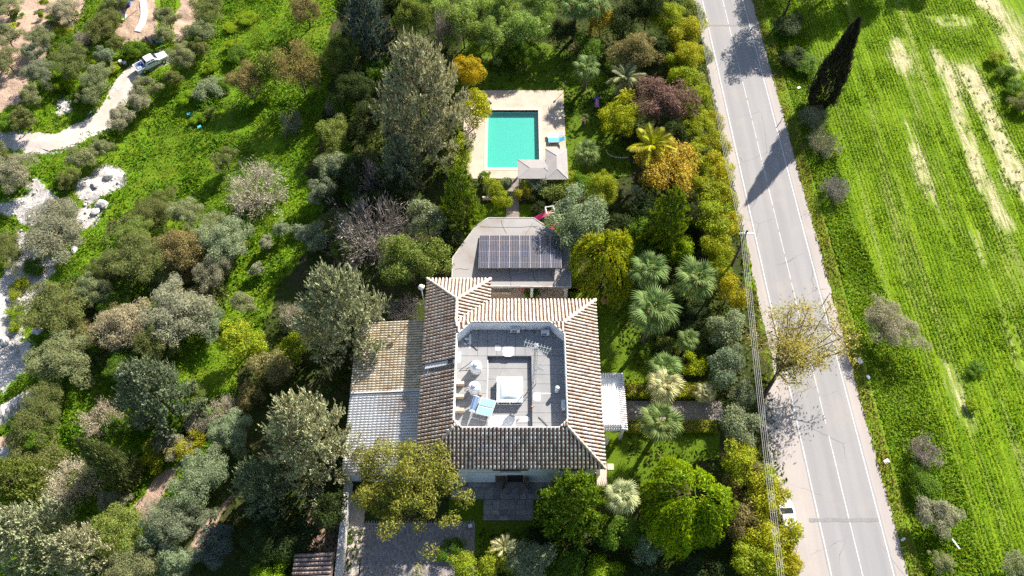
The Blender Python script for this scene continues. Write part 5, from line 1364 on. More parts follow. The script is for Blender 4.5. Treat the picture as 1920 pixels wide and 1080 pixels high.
# ------------------------------------------------------------------ every tree and shrub: kind | crown centre in the photograph | crown width there | height in metres | tone | what it looks like
TABLE = '''
#olive trees of the upper left orchard
o|12|12|58|3.4|olive|grey-green olive in the very top left corner of the orchard
o|12|68|52|3.6|olive|olive tree at the left edge, below the corner olive
o|8|112|62|3.6|olive|wide olive at the left edge beside the pink bare soil
o|76|72|52|3.4|olive|round olive standing alone on the pink soil, fourth from the corner
o|64|98|38|2.8|oliveb|small silvery olive touching the lone round olive on the soil
o|74|138|62|3.8|oliveb|silvery olive with a long shadow on the pink soil
o|58|182|46|3.2|olive|olive at the lower end of the pink soil strip
o|46|224|48|3.2|olived|dark olive beside the bend of the white track
o|120|22|66|3.6|grey|grey thin-leaved olive near the top edge, left of the yard
o|196|48|66|4.0|olived|dark olive left of the bare yard with the white walkway
o|214|12|46|3.6|olived|dark olive at the top edge beside the tarpaulin shelter
o|222|82|38|3.0|olived|dark olive at the lower left corner of the bare yard
o|134|116|74|4.0|olived|broad dark olive above the bright grass islet of the track
o|182|150|62|3.6|olive|olive overhanging the bright grass islet by the track
o|166|180|46|3.0|olive|low olive at the edge of the grass islet, nearest the track
o|198|106|38|3.0|oliveb|pale small olive between the yard and the track's end
o|314|34|42|3.4|olive|upper olive of the two on the right side of the yard
o|310|64|40|3.2|olive|lower olive of the two on the right side of the yard
o|390|22|72|4.4|olived|large olive at the top edge, above the meadow's corner
o|374|62|52|3.8|olive|olive below the large top-edge olive, above the pickup's bonnet
o|342|104|56|3.6|olive|olive just right of the white pickup's bonnet
o|376|92|36|3.0|olived|small olive at the meadow edge right of the pickup
o|278|164|46|3.2|olive|olive just below the white pickup's tailgate
o|326|144|34|2.6|olived|dark small olive along the pickup's lower side
o|262|190|46|3.2|grey|upper olive between the track and the bright meadow
o|226|222|52|3.4|grey|olive in the inner bend of the white track
o|190|276|42|3.0|olive|olive below the track, nearest the meadow
o|156|298|52|3.2|olive|olive below the track's bend, above the pale rubble patch
o|130|338|42|2.8|olived|dark olive left of the pale rubble patch
o|28|322|86|4.0|grey|wide grey-green olive at the left edge below the track
o|2|292|44|3.2|olived|olive cut by the left edge just under the track
s|84|4|20|1.5|bright|bright green bush at the top edge on the pink soil
s|30|27|26|1.4|green|green bush on the pink soil under the corner olive
s|77|28|16|1.2|bright|small bright green bush alone on the pink soil
s|22|50|22|.9|lime|yellow-green weed clump on the soil beside the left edge
s|14|236|32|1.8|green|glossy green bush left of the track's bend
s|6|128|16|1.0|bright|bright weed clump at the left edge under the olives
s|250|92|40|2.0|green|dark leafy bush under the yard, left of the two beside the pickup
s|276|98|26|1.8|green|dark leafy bush just above the pickup's cab
s|120|62|40|1.2|lime|yellow-green bramble patch between the orchard olives
s|112|92|36|1.1|bright|green bramble patch left of the broad dark olive
s|214|128|24|1.0|lime|bright weed clump left of the pickup's parking place
bare|156|72|36|2.2|purple|grey leafless shrub between the orchard olives
#meadow shrubs
s|392|166|54|2.2|sage|large-leaved pale green shrub in the upper meadow
b|462|152|72|5.0|brown|olive-brown leafy tree left of the open eucalyptus
open|552|108|124|9.0|brown|open brownish eucalyptus with a visible dark trunk above the shaded meadow
b|505|126|60|6.0|mid|greenish tree joined to the left of the open eucalyptus
b|572|20|66|5.0|brown|brownish tree at the top edge right of the sunny meadow
bare|480|352|124|4.6|pink|large ball-shaped leafless pinkish shrub in the middle of the meadow
o|422|302|50|2.8|olived|dark olive left above the ball-shaped leafless shrub
bare|546|226|52|2.6|grey|thin grey leafless shrub below the open eucalyptus trunk
bare|630|196|44|3.0|grey|grey twiggy shrub in the shade left of the great cedar
#dark wood left of the pool
cedar|690|58|104|11|blue|dark blue-green conifer at the top edge in the shaded wood
b|640|98|66|7|mid|yellow-green topped tree left of the dark blue conifer
b|655|20|60|7|dark|dark tree at the top edge behind the brownish tree
b|735|20|60|8|dark|dark leafy tree at the top edge, right of the blue conifer
b|775|35|66|8.5|mid|light green leafy tree left of the eucalyptus row
bare|838|50|64|7|purple|leafless purplish tree among the eucalyptus
plume|800|20|70|7.5|euc|feathery eucalyptus farthest left of the row above the pool
plume|868|45|84|8|euc|feathery eucalyptus second from the left above the pool
plume|925|72|84|7|euc|feathery eucalyptus directly above the pool lawn
plume|985|60|80|7|euc|feathery eucalyptus second from the palms above the pool
plume|940|20|80|8|euc|feathery eucalyptus at the top edge above the pool lawn
plume|1010|14|74|7.5|euc|feathery eucalyptus at the top edge beside the tall palms
plume|985|104|56|4.5|green|dark low eucalyptus at the far end of the pool lawn
cedar|788|205|190|17|cedar|huge grey-green cedar with antler-like twigs left of the pool
b|872|136|66|6|gold|golden yellow mimosa at the upper corner of the pool deck
b|893|206|66|5|yellow|yellow-green mimosa overhanging the left side of the pool deck
b|862|292|60|4|ygreen|low yellow-green tree left of the pool's near end
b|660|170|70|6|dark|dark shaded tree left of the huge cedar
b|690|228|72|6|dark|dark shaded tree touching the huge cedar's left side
b|625|252|74|4.5|mid|olive-green tree at the edge of the shaded meadow
o|628|316|58|5|sage|silvery olive upper of the pair at the shaded meadow's edge
o|604|362|52|4.4|oliveb|silvery olive lower of the pair at the shaded meadow's edge
b|664|330|60|5|dark|dark round tree between the silvery olives and the cedar
bare|684|338|72|6|purple|bluish leafless tree in the shade under the huge cedar
cedar|752|318|96|9|cedarb|dark blue-green cedar at the foot of the huge cedar
b|720|380|70|5|dark|dark shrub tree behind the wide leafless tree
bare|697|434|168|8.5|purple|wide leafless purplish tree in the wood left of the outbuilding
b|802|416|72|7|sage|dense grey-green tree left of the leaning pine
b|770|490|124|8|mid|large rounded green tree left of the outbuilding's corner
tier|866|385|84|11|pine|slender leaning pine between the pool path and the wood
b|836|452|56|5|dark|dark tree at the outbuilding's left corner
bare|756|578|66|3|purple|purplish leafless bush behind the annex
s|845|508|34|2|brown|brown bush against the outbuilding's left wall
o|582|448|58|4.6|oliveb|grey olive at the edge of the meadow left of the leafless tree
o|530|428|36|2.2|sage|small grey-green shrub alone in the meadow strip, uppermost
o|500|456|28|1.8|grey|tiny grey shrub in the meadow strip
s|482|506|30|1.6|grey|small grey bush low in the meadow strip
o|640|470|50|4|olived|shaded olive under the leafless tree's left side
#large cedars left of the villa
cedar|640|596|186|14|cedar|big grey-green cedar left of the annex's tiled roof
cedar|580|828|186|15|cedar|big grey-green cedar beside the annex's whitewashed roof
cedar|492|915|108|10|cedarb|blue-green cedar at the lower left of the big cedars
b|620|960|70|6|dark|dark leafy tree behind the white garden wall
bare|548|592|52|3|pink|pinkish leafless bush left of the upper big cedar
b|512|690|70|4.5|brown|tan-green bushy tree between the two big cedars' left sides
s|545|660|60|3|ygreen|yellowish bush at the left foot of the upper big cedar
s|470|740|50|2.6|brown|brown-green bush above the lower big cedar
b|456|642|78|4.5|ygreen|yellow-green tree above the tan bushy tree
o|456|570|48|3|olive|grey olive in the meadow above the yellow-green tree
#grove in the middle left
o|292|392|66|3.4|olived|green-grey olive at the top of the middle grove
o|348|402|62|3.6|olive|olive at the top right of the middle grove
o|104|430|112|4.2|grey|wide grey bush beside the white stream bed
o|14|470|62|3.2|olived|bush at the left edge amid the white stream bed
o|256|440|64|3.8|mid|green olive in the upper left of the middle grove
o|268|490|100|5|olived|broad dark olive in the heart of the middle grove
b|350|470|84|5|brown|dark brownish tree beside the pale olive of the middle grove
o|418|450|94|4.6|sage|pale silvery olive at the right of the middle grove
o|402|508|66|3.8|grey|greyish olive just below the pale silvery olive
o|204|500|58|3.6|olived|olive on the left flank of the middle grove
o|176|542|64|3.8|olive|olive between the middle grove and the stream bed olive
o|104|584|112|5|olived|broad olive beside the stream bed's narrow part
b|238|612|96|4.4|dry|tan dry tree in the lower middle grove
o|338|582|126|5|grey|large silvery grey olive right of the tan dry tree
o|296|636|70|4|olived|shaded olive below the large silvery olive
o|398|612|50|2.8|sage|small pale olive right of the large silvery olive
o|118|676|112|4.6|olive|wide olive below the broad stream bed olive
s|30|588|30|1.2|bright|green tuft in the white stream bed, left of the broad olive
s|64|500|36|1.2|green|green bush in the white stream bed, in its middle
s|35|540|34|1.0|ygreen|green tuft in the stream bed near the left edge
s|30|612|26|1.0|ygreen|small green tuft on the stream bed's lower part
cedar|292|742|146|11|cedarb|dark blue-green cedar in the lower left wood
bare|192|782|84|4|pink|leafless pinkish shrub left of the dark lower left cedar
bare|132|905|104|4.6|pink|leafless tan shrub beside the slim green cypress
cyp|206|868|56|11.5|cypg|slim green cypress in the lower left wood
bare|380|790|56|3|purple|leafless twiggy shrub right of the dark lower left cedar
o|78|768|90|3.4|olived|thin green shrub beside the white rock ledge
bare|425|772|66|3.4|pink|pinkish leafless shrub above the path of bare soil
o|434|812|76|4.4|sage|silvery olive left of the lower big cedar
o|376|900|94|5|sage|silvery olive beside the bare soil bank
o|330|978|84|5|oliveb|silvery olive below the bare soil bank
o|296|1002|66|4.6|sage|silvery olive at the lower left, between the cedar and the bank olive
o|404|1022|70|4|blue|shaded bluish olive near the bottom edge
s|288|856|46|2.2|yellow|yellow-green bush at the top of the bare soil bank
s|352|836|44|2.0|yellow|yellow bush right of the top of the bare soil bank
b|222|1005|84|5|mid|green tree right of the bottom left cedars
o|262|1060|90|4.6|olive|olive at the bottom edge left of the soil path
o|330|1062|70|4.4|sage|silvery olive at the bottom edge right of the soil path
cedar|66|1010|172|10|cedar|pale cedar filling the bottom left corner
cedar|162|1038|120|9|cedar|pale cedar right of the bottom left corner cedar
cedar|40|905|104|8|mid|green cedar at the left edge above the corner cedar
s|60|848|100|2.2|olived|low scrub at the left edge below the rock ledge
b|500|1020|80|4|dark|dark low tree at the bottom left of the garden
s|508|1072|54|2.4|bright|bright green bush at the bottom edge by the tiled lean-to
s|560|1010|60|3|dark|dark bush above the tiled lean-to
#garden at the pool's near side
s|908|334|26|1.6|green|clipped green ball bush at the pool deck's left corner
s|926|352|40|2.0|ygreen|yellow-green clipped bush left of the pool path
s|950|346|26|1.8|sage|grey-green ball bush at the pool end of the path
s|940|376|38|2.0|ygreen|yellow-green bush left of the path's lower end
s|982|358|34|2.0|yellow|yellow clipped bush right of the pool path
s|1010|346|48|2.6|sage|grey-green spiky bush under the pavilion roof
s|1038|358|58|2.8|mid|green bush second from the path in the row under the pavilion
s|1064|346|50|2.6|ygreen|yellow-green bush third from the path in the row under the pavilion
s|1092|350|50|2.8|green|green bush fourth from the path in the row under the pavilion
b|1128|358|72|5|ygreen|yellow-green feathery tree right of the pavilion bushes
s|1010|384|40|1.6|dark|low dark bushes beside the pool path
b|1086|406|116|7.5|sage|dense dark grey-green round tree beside the pink slide
weep|1133|500|128|8.5|ygreen|drooping yellow-green tree right of the solar outbuilding
feather|1192|366|44|2.0|palmw|pale banana-like palm behind the round grey-green tree
tier|1250|424|92|11|pine|tall green conifer in the middle of the road-side garden
s|1212|438|90|4|green|dense green bush left of the tall conifer
s|1176|420|70|3.4|dark|dark green bush behind the drooping tree
s|1272|474|66|4|bright|bright green bush below the tall conifer
s|1190|470|60|3.4|green|green bush between the drooping tree and the conifer
#garden right of the pool
fan|1080|10|70|5.6|palm|tall fan palm, left of the two at the top edge
fan|1112|8|74|5.6|palm|tall fan palm, right of the two at the top edge
b|1050|60|50|4|dark|dark bush left of the tall palms' trunks
b|1106|90|56|3.4|green|rounded green tree at the foot of the tall palms
b|1126|42|52|5|orange|orange-tinted tree right of the tall palms
b|1190|104|88|6.5|brown|olive-brown tree at the upper right of the pool lawn
s|1150|120|40|2.6|green|green bush left of the olive-brown tree
fan|1100|128|60|3.6|palm|low fan palm cluster at the head of the pool lawn
feather|1172|148|74|3.4|sage|dark feathery palm behind the bright round tree
b|1240|192|108|6.5|red|dark red-leaved tree in the road-side garden
b|1166|216|84|5.5|lime|bright yellow-green round tree beside the pool lawn
feather|1175|182|40|4|feather|yellow feathery palm tuft above the bright round tree
feather|1222|275|96|5|feather|yellow feathery palm below the red-leaved tree
b|1253|324|134|6.5|orange|large orange-yellow tree near the road
s|1290|288|56|3.4|red|reddish twiggy bush above the large orange-yellow tree
fan|1100|288|58|2.2|palm|low fan palm on the lawn right of the pavilion
s|1180|258|50|2|dark|dark palm bush below the bright round tree
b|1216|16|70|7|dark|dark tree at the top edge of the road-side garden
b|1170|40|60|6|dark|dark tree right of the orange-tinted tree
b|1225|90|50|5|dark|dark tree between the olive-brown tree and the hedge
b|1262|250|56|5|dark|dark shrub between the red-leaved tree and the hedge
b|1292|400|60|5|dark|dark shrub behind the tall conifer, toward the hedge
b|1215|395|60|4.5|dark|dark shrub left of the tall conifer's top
#acacia hedge along the road
b|1250|40|70|5.5|ygreen|hedge acacia farthest up the road, left one|H
b|1284|62|62|4.6|yellow|hedge acacia farthest up the road, right one by the pole|H
b|1292|108|64|4.6|yellow|hedge acacia second up the road from the red-leaved tree|H
b|1288|152|62|4.4|ygreen|hedge acacia just above the red-leaved tree|H
b|1302|196|64|4.6|ygreen|hedge acacia just right of the red-leaved tree|H
b|1312|240|70|4.6|ygreen|hedge acacia right of the yellow feathery palm|H
b|1338|272|56|4.2|yellow|hedge acacia bulging toward the road above the orange tree|H
b|1346|322|62|4.4|yellow|hedge acacia right of the large orange-yellow tree|H
b|1322|362|66|4.6|ygreen|hedge acacia below the large orange-yellow tree|H
b|1358|376|58|4.2|yellow|road-side hedge acacia third above the utility pole|H
b|1330|414|70|4.8|ygreen|garden-side hedge acacia above the utility pole|H
b|1364|424|50|4.2|yellow|road-side hedge acacia just above the utility pole|H
b|1342|466|62|4.6|ygreen|hedge acacia just left of the utility pole|H
b|1368|548|58|4.4|yellow|hedge acacia just below the utility pole|H
b|1348|508|50|4.2|ygreen|hedge acacia at the utility pole's foot|H
b|1362|618|66|5|sage|grey-green hedge tree second below the utility pole|H
b|1358|690|72|5|cedarb|dark blue-green hedge tree right of the green ball bush|H
b|1392|740|50|4|sage|grey-green hedge tree beside the yellow roadside eucalyptus|H
b|1386|800|80|5|sage|dark green hedge tree at the end of the entrance path|H
b|1398|880|86|5|ygreen|yellow-green hedge tree right of the big drooping tree's top|H
b|1432|936|84|5|yellow|yellow-green hedge tree beside the white parked car|H
b|1396|976|76|4.8|brown|olive-brown hedge tree right of the big drooping tree|H
b|1450|1010|84|4.8|yellow|yellow hedge tree below the white parked car|H
b|1412|1052|86|4.6|ygreen|yellow-green hedge tree at the bottom edge, garden side|H
b|1468|1070|66|4.4|yellow|yellow hedge tree at the bottom edge, road side|H
#palms and bushes right of the villa
fan|1218|506|86|6.5|palm|fan palm standing before the drooping tree
fan|1306|524|92|5|palm|fan palm with pale fronds nearest the utility pole
fan|1224|584|104|6.5|palm|large fan palm over the lawn right of the villa
fan|1290|638|48|3|palm|small fan palm between the large palm and the hedge
fan|1246|692|70|2.6|palm|low fan palm above the clipped hedge
s|1306|684|52|2.2|lime|bright green spiky ball bush beside the hedge trees
fan|1246|724|74|3.2|palmw|pale fan palm over the clipped hedge by the path
fan|1322|738|46|2.4|palmw|small pale fan palm by the path's far end
fan|1238|792|88|4.6|palm|fan palm with a bare leaning trunk on the near side of the path
s|1270|600|60|2.6|dark|dark undergrowth bush behind the large fan palm
s|1300|590|60|2.6|dark|dark undergrowth bush under the pale-fronded palm
s|1270|560|50|2.4|dark|dark undergrowth bush between the two upper palms
s|1330|650|50|2.6|dark|dark undergrowth bush beside the blue-green hedge tree
s|1180|545|30|1.2|green|low green bush under the drooping tree by the urn
s|1254|648|40|1.8|mid|twiggy bush under the large fan palm
#near garden
weep|1284|950|176|8.5|bright|big drooping bright green tree near the bottom right of the garden
tier|1074|948|142|12|pine|broad dark green conifer in front of the villa's corner
fan|1166|930|74|6|palmw|fan palm between the broad conifer and the big drooping tree
b|1166|1000|70|3.6|green|green bush tree at the foot of the near fan palm
b|1214|1026|62|3.2|sage|dark green bush right of the near fan palm's foot
s|1130|1010|50|2|dark|dark low bush under the broad conifer
pine|764|915|222|10.5|pol|wide yellow-green pine over the brick drive
b|994|1052|88|3.4|sage|grey-green bush at the bottom edge below the front lawn
s|934|1052|64|2.6|ygreen|yellow-green bush at the bottom edge left of the grey-green bush
s|884|1066|64|2.4|ygreen|yellow bush at the bottom edge nearest the brick drive
s|1062|1066|80|2.4|green|green bush at the bottom edge below the broad conifer
s|1130|1074|70|2.4|bright|bright bush at the bottom edge right of the broad conifer
s|846|1030|44|1.4|green|low green bush between the drive and the front lawn
feather|946|1026|56|1.6|palmw|small pale palm at the lower end of the front lawn
s|996|550|34|1.2|green|flowering bush at the veranda in the courtyard
s|1148|828|20|1.2|bright|small bright bush at the villa's road-side corner
s|1010|1010|50|1.6|dark|dark groundcover bush under the broad conifer's left side
s|1220|1070|80|2.6|dark|dark bush at the bottom edge below the big drooping tree
s|1310|1060|80|2.6|dark|dark bush at the bottom edge right of the big drooping tree
#field side
cyp|1566|130|50|13.5|cyp|tall dark cypress at the edge of the green field
bare|1526|216|56|2.4|grey|grey twiggy shrub at the foot of the tall cypress
bare|1546|266|66|3.2|grey|grey leafless shrub below the cypress on the verge
bare|1568|352|58|3.0|purple|second grey leafless shrub below the cypress on the verge
o|1668|612|92|4.2|grey|rounded grey olive alone at the edge of the field
bare|1738|846|66|2.8|purple|dark leafless shrub on the verge at the lower right
s|1730|908|60|1.8|green|dark green bush below the lower right leafless shrub
s|1800|878|1|.2|green|SKIP
o|1758|966|72|3|grey|grey shrub on the verge above the bottom edge
o|1764|1052|44|2.4|olive|small grey shrub at the bottom edge on the verge
o|1902|1062|56|2.6|olive|grey shrub in the bottom right corner
s|1508|118|66|1.8|green|leafy weed bush left of the tall cypress
s|1482|110|50|1.8|dark|shaded bush between the road and the cypress
s|1478|50|60|2|dark|dark bush on the verge at the top edge
s|1868|106|34|1.4|ygreen|uppermost bush of the dark row at the right edge
s|1886|136|34|1.4|green|second bush of the dark row at the right edge
s|1902|164|36|1.5|green|third bush of the dark row at the right edge
s|1916|194|44|1.8|olived|lowest bush of the dark row at the right edge
s|1830|690|34|.9|green|dark clump of weeds in the lower field
s|1822|760|30|.8|bright|clump of weeds in the lower field below the dark one
'''
grp = ''
for line in TABLE.strip().splitlines():
    if line.startswith('#'): grp = line[1:]; continue
    f = line.split('|')
    if 'SKIP' in line: continue
    lb = f[6]
    nm = None
    if f[0] == 'feather' and 'banana' in lb: nm = 'banana_palm'
    if len(f) > 7: nm = 'hedge_tree'
    build_plant(f[0], float(f[1]), float(f[2]), float(f[3]), float(f[4]), f[5], lb, grp, nm)
# scrub between the trees, each named by its nearest neighbour
ANCH = []
for line in TABLE.strip().splitlines():
    f = line.split('|')
    if len(f) > 6 and 'SKIP' not in line and len(f[6].split()) <= 9 and not f[6].startswith('second'): ANCH.append((float(f[1]), float(f[2]), f[6]))
TONE = dict(olived='olive-green', mid='mid-green', olive='grey-green', brown='brownish', green='leafy', bright='bright-green', grey='greyish', dark='dark', ygreen='yellow-green', yellow='yellowish')
_used = set()
def side_label(x, y, col):
    for ax, ay, lb in sorted(ANCH, key=lambda a: (a[0] - x) ** 2 + (a[1] - y) ** 2):
        dx, dy = x - ax, y - ay
        d = ('right of' if dx > 0 else 'left of') if abs(dx) > abs(dy) else ('below' if dy > 0 else 'above')
        s = '%s scrub bush just %s the %s' % (TONE[col], d, lb)
        if s not in _used: _used.add(s); return s
def scrub(poly, n, seed, cols, hs, ws, label, group, kind='s'):
    r = random.Random(seed); xs = [p[0] for p in poly]; ys = [p[1] for p in poly]; k = 0
    while k < n:
        x, y = r.uniform(min(xs), max(xs)), r.uniform(min(ys), max(ys))
        if not in_poly(np.array([x]), np.array([y]), poly)[0]: continue
        col = r.choice(cols); build_plant(kind, x, y, r.uniform(*ws), r.uniform(*hs), col, side_label(x, y, col), group, 'scrub_bush', 'shrub'); k += 1
scrub([(150, 440), (260, 395), (360, 390), (450, 440), (430, 520), (400, 620), (320, 700), (160, 720), (100, 640), (110, 540)], 34, 1, ['olived', 'mid', 'olive', 'brown', 'green'], (1.6, 3.2), (34, 62), 'low olive-green scrub bush filling gaps of the middle left grove', 'scrub of the middle grove', 'o')
scrub([(10, 830), (160, 740), (260, 690), (420, 720), (400, 800), (300, 900), (220, 960), (20, 990)], 12, 2, ['olived', 'mid', 'grey', 'green'], (1.4, 2.8), (34, 60), 'low scrub bush between the trees of the lower left wood', 'scrub of the lower left wood', 'o')
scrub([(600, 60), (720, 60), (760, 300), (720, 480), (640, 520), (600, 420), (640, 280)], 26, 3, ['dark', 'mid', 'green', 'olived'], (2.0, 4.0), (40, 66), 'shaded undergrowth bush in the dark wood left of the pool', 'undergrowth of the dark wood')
scrub([(60, 20), (220, 20), (230, 110), (170, 200), (110, 170), (120, 90)], 14, 4, ['bright', 'green', 'mid'], (.9, 1.7), (24, 42), 'leafy green bush among the orchard olives', 'bushes of the orchard')
scrub([(400, 20), (470, 10), (480, 60), (420, 150), (440, 200), (360, 230), (350, 180)], 12, 5, ['green', 'bright', 'mid'], (.7, 1.5), (26, 44), 'leafy green bush at the upper edge of the meadow', 'bushes of the meadow edge')
scrub([(1262, 20), (1300, 20), (1350, 270), (1370, 400), (1345, 480), (1310, 380), (1290, 240)], 24, 6, ['ygreen', 'yellow', 'ygreen', 'mid'], (3.0, 4.2), (40, 60), 'small acacia filling the roadside hedge above the utility pole', 'acacia filling of the upper hedge', 'b')
scrub([(1372, 850), (1420, 850), (1470, 960), (1480, 1075), (1400, 1075), (1370, 960)], 12, 7, ['ygreen', 'yellow', 'brown'], (3.0, 4.2), (44, 66), 'small acacia filling the roadside hedge near the parked car', 'acacia filling of the lower hedge', 'b')
# the yellow eucalyptus leaning over the road
eb = G(1432, 742)
t = thing('roadside_eucalyptus', 'yellow-leaved eucalyptus leaning over the road', 'tree', eb, 0, None)
R_, H_e = 6.0, 8.5
add('trunk', PM['openlimb1'], t, (0, 0, 0), (0, 0, 0), (R_, R_, H_e)); o = add('crown', PM['openleaf1'], t, (0, 0, 0), (0, 0, 0), (R_, R_, H_e), C['eucy'])
# trees past the top edge whose shade falls on the road and the field
for i, (x, y, r, h, k) in enumerate(((36.2, 85.6, 4.2, 9.5, 'L0'), (45, 93, 4.5, 11, 'L1'), (52, 95, 4.2, 10, 'L2'), (59, 97, 3.8, 9, 'L0'), (40, 97, 4.0, 11, 'L2'))):
    t = thing('shade_tree', ['leafy tree just past the top edge that shades the road', 'leafy tree past the top edge shading the field behind the cypress', 'leafy tree past the top edge shading the middle of the field', 'leafy tree past the top edge shading the far side of the field', 'tall tree farthest up beside the road past the top edge'][i], 'tree', (x, y, 0), i, 'trees past the top edge')
    add('crown', PM[k], t, (0, 0, h * .6), (0, 0, i), (r, r, h * .42), C['mid']); add('trunk', PM['trunk%d' % (i % 3)], t, (0, 0, 0), (0, 0, 0), (r, r, h * .8))
# trees and a lamp post shade: small dead palm on the pool lawn
p = G(1093, 235)
t = thing('dead_palm', 'short palm stump with a few dry fronds on the pool lawn', 'palm', p, 0)
add('trunk', PM['ptrunk'], t, (0, 0, 0), (0, 0, 0), (.8, .8, 1.3))
for q in range(8): o = add('frond', PM['fan%d' % (q % 4)], t, (0, 0, 1.3), (0, math.radians(-30 + 10 * (q % 4)), q * .8), (.4, .4, .4)); o.color = (.16, .12, .05, 1) if q % 2 else (.09, .11, .03, 1)
# clipped hedges by the entrance path
def hedge(label, p0, p1, h, col, seed, grp=None):
    x0, x1 = sorted((p0[0], p1[0])); y0, y1 = sorted((p0[1], p1[1])); rng = np.random.RandomState(seed)
    n = int((x1 - x0) * (y1 - y0) * 330 + (x1 - x0) * h * 250)
    P = np.stack([rng.uniform(x0, x1, n), rng.uniform(y0, y1, n), h - np.abs(rng.normal(size=n)) * .07], 1)
    m_ = n // 3; P[:m_, 2] = rng.uniform(0.05, h, m_); P[:m_, 1] = np.where(rng.rand(m_) < .6, y0, y1) + rng.normal(size=m_) * .05
    P[m_:m_ + m_ // 4, 0] = np.where(rng.rand(m_ // 4) < .5, x0, x1)
    P[m_:m_ + m_ // 4, 2] = rng.uniform(.05, h, m_ // 4)
    D = rng.normal(size=(n, 3)) + np.array([0, 0, .7]); s = .17 * rng.uniform(.6, 1.3, n)
    V, F = diamonds(P, D, s, s * .5, rng)
    c = Vector(((x0 + x1) / 2, (y0 + y1) / 2, 0)); V = V - np.array(c)
    t = thing('clipped_hedge', label, 'hedge', c, 0, grp)
    o = add('foliage', np_mesh('hedge_foliage', V, F, M['leaf']), t); o.color = (*C[col], 1)
    MB().box((0, 0, h * .45), ((x1 - x0) - .16, (y1 - y0) - .16, h * .86)).build('inner_branches', M['bark'], t)
a = G(1172, 750); b = G(1345, 722)
hedge('clipped hedge on the far side of the entrance path', (a.x, a.y + .1), (G(1340, 750).x, b.y), .8, 'lime', 1, 'clipped hedges')
a = G(1176, 812); b = G(1340, 791)
hedge('clipped hedge on the near side of the entrance path', (a.x, a.y), (b.x, b.y - .05), .6, 'lime', 2, 'clipped hedges')
# red flowers on the courtyard bush
# ------------------------------------------------------------------ grass and weeds as geometry
def scatter(name, n, box, mask, size, col, seed, kind='stuff', asp=.3, tilt=.55, upz=.75, label=None, clump=0, rows=None, zoff=0.0, lo=.7):
    rng = np.random.RandomState(seed); x0, x1, y0, y1 = box
    x = rng.uniform(x0, x1, n); y = rng.uniform(y0, y1, n)
    if rows: x = np.round(x / rows) * rows + rng.normal(size=n) * rows * .16 - (y - 50) * .036
    k = mask(x, y); x, y = x[k], y[k]
    if clump: 
        d = vnoise(x, y, clump); k = rng.rand(len(x)) < (d * 1.6 - .25); x, y = x[k], y[k]
    n = len(x); s = size * rng.uniform(lo, 1.5, n) * (.65 + .7 * vnoise(x + 33, y, 3.1))
    z = terrain(x, y) + relief(x, y)
    D = rng.normal(size=(n, 3)) * tilt * np.array([1.3, 1.3, .5]) + np.array([0, 0, upz])
    V, F = diamonds(np.stack([x, y, z + s * .3 + zoff], 1), D, s, s * asp, rng, nrm=np.tile(np.array([[.2, .25, 1.0]]), (n, 1)), wild=.5)
    o = add(name, np_mesh(name, V, F, M['grass_blade'])); o.color = (*col, 1); tag(o, label, kind=kind); return o
lushm = lambda x, y: in_poly(x, y, BOUND + [(-200, 0), (-200, 120)]) 
def not_bare(x, y):
    k = np.ones(x.shape, bool)
    for p in SOIL + PALE: k &= ~in_poly(x, y, p)
    for a, b in zip(tr[:-1], tr[1:]):
        d = b - a; t = np.clip(((x - a.x) * d.x + (y - a.y) * d.y) / (d.x ** 2 + d.y ** 2), 0, 1)
        k &= np.hypot(x - a.x - t * d.x, y - a.y - t * d.y) > 1.5
    return k
BN = BOUND + [(27, 5), (24.5, 110)]
meadow = lambda x, y: ~in_poly(x, y, BN) & not_bare(x, y)
scatter('meadow_grass', 300000, (-75, -8, 10, 96), meadow, .17, (.17, .32, .010), 1, label='bright green meadow grass on the left slope')
scatter('meadow_weeds', 130000, (-75, -8, 10, 96), meadow, .32, (.10, .20, .010), 2, asp=.5, tilt=1.0, clump=2.6, label='leafy green weeds in clumps over the meadow')
scatter('yellow_weeds', 90000, (-75, -8, 10, 96), meadow, .17, (.32, .39, .012), 3, asp=.45, tilt=.9, clump=4.0, label='yellow-green flowering weeds over the meadow')
def fieldm(x, y):
    k = in_poly(x, y, FIELD)
    d = np.zeros(x.shape, bool)
    for p in DRY: d |= in_poly(x, y, p)
    return k & (~d | (vnoise(x, y, .5) < .30)) & (np.random.RandomState(8).rand(len(x)) < .35 + .65 * (vnoise(x + .036 * y, y * .03, .8) > .40))
scatter('field_crop', 330000, (32, 66, 10, 98), fieldm, .15, (.16, .265, .007), 4, upz=.35, rows=.42, tilt=.5, label='young green crop in rows across the field')
scatter('field_weeds', 40000, (32, 66, 10, 98), fieldm, .22, (.10, .20, .006), 5, clump=1.6, asp=.45, tilt=.9, label='darker weed clumps among the crop rows')
def vergem(x, y):
    k = ~in_poly(x, y, FIELD) & (x > 36 - (y - 40) * .036) & (x < 60)
    return k
scatter('verge_weeds', 120000, (32, 50, 8, 96), vergem, .27, (.145, .24, .010), 6, asp=.42, tilt=.9, label='rank green weeds on the verge right of the road')
scatter('verge_grass', 30000, (31, 38, 8, 96), lambda x, y: (x > rr(y) + 1.2) & (x < rr(y) + 2.6), .3, (.28, .26, .06), 7, asp=.25, label='dry grass fringe along the right edge of the road')
scatter('roadside_grass', 16000, (22, 28, 8, 96), lambda x, y: (x < np.vectorize(pull)(y) - .15) & (x > np.vectorize(pull)(y) - 1.2), .32, (.24, .27, .025), 8, asp=.25, clump=3, label='patchy grass fringe along the left edge of the road')
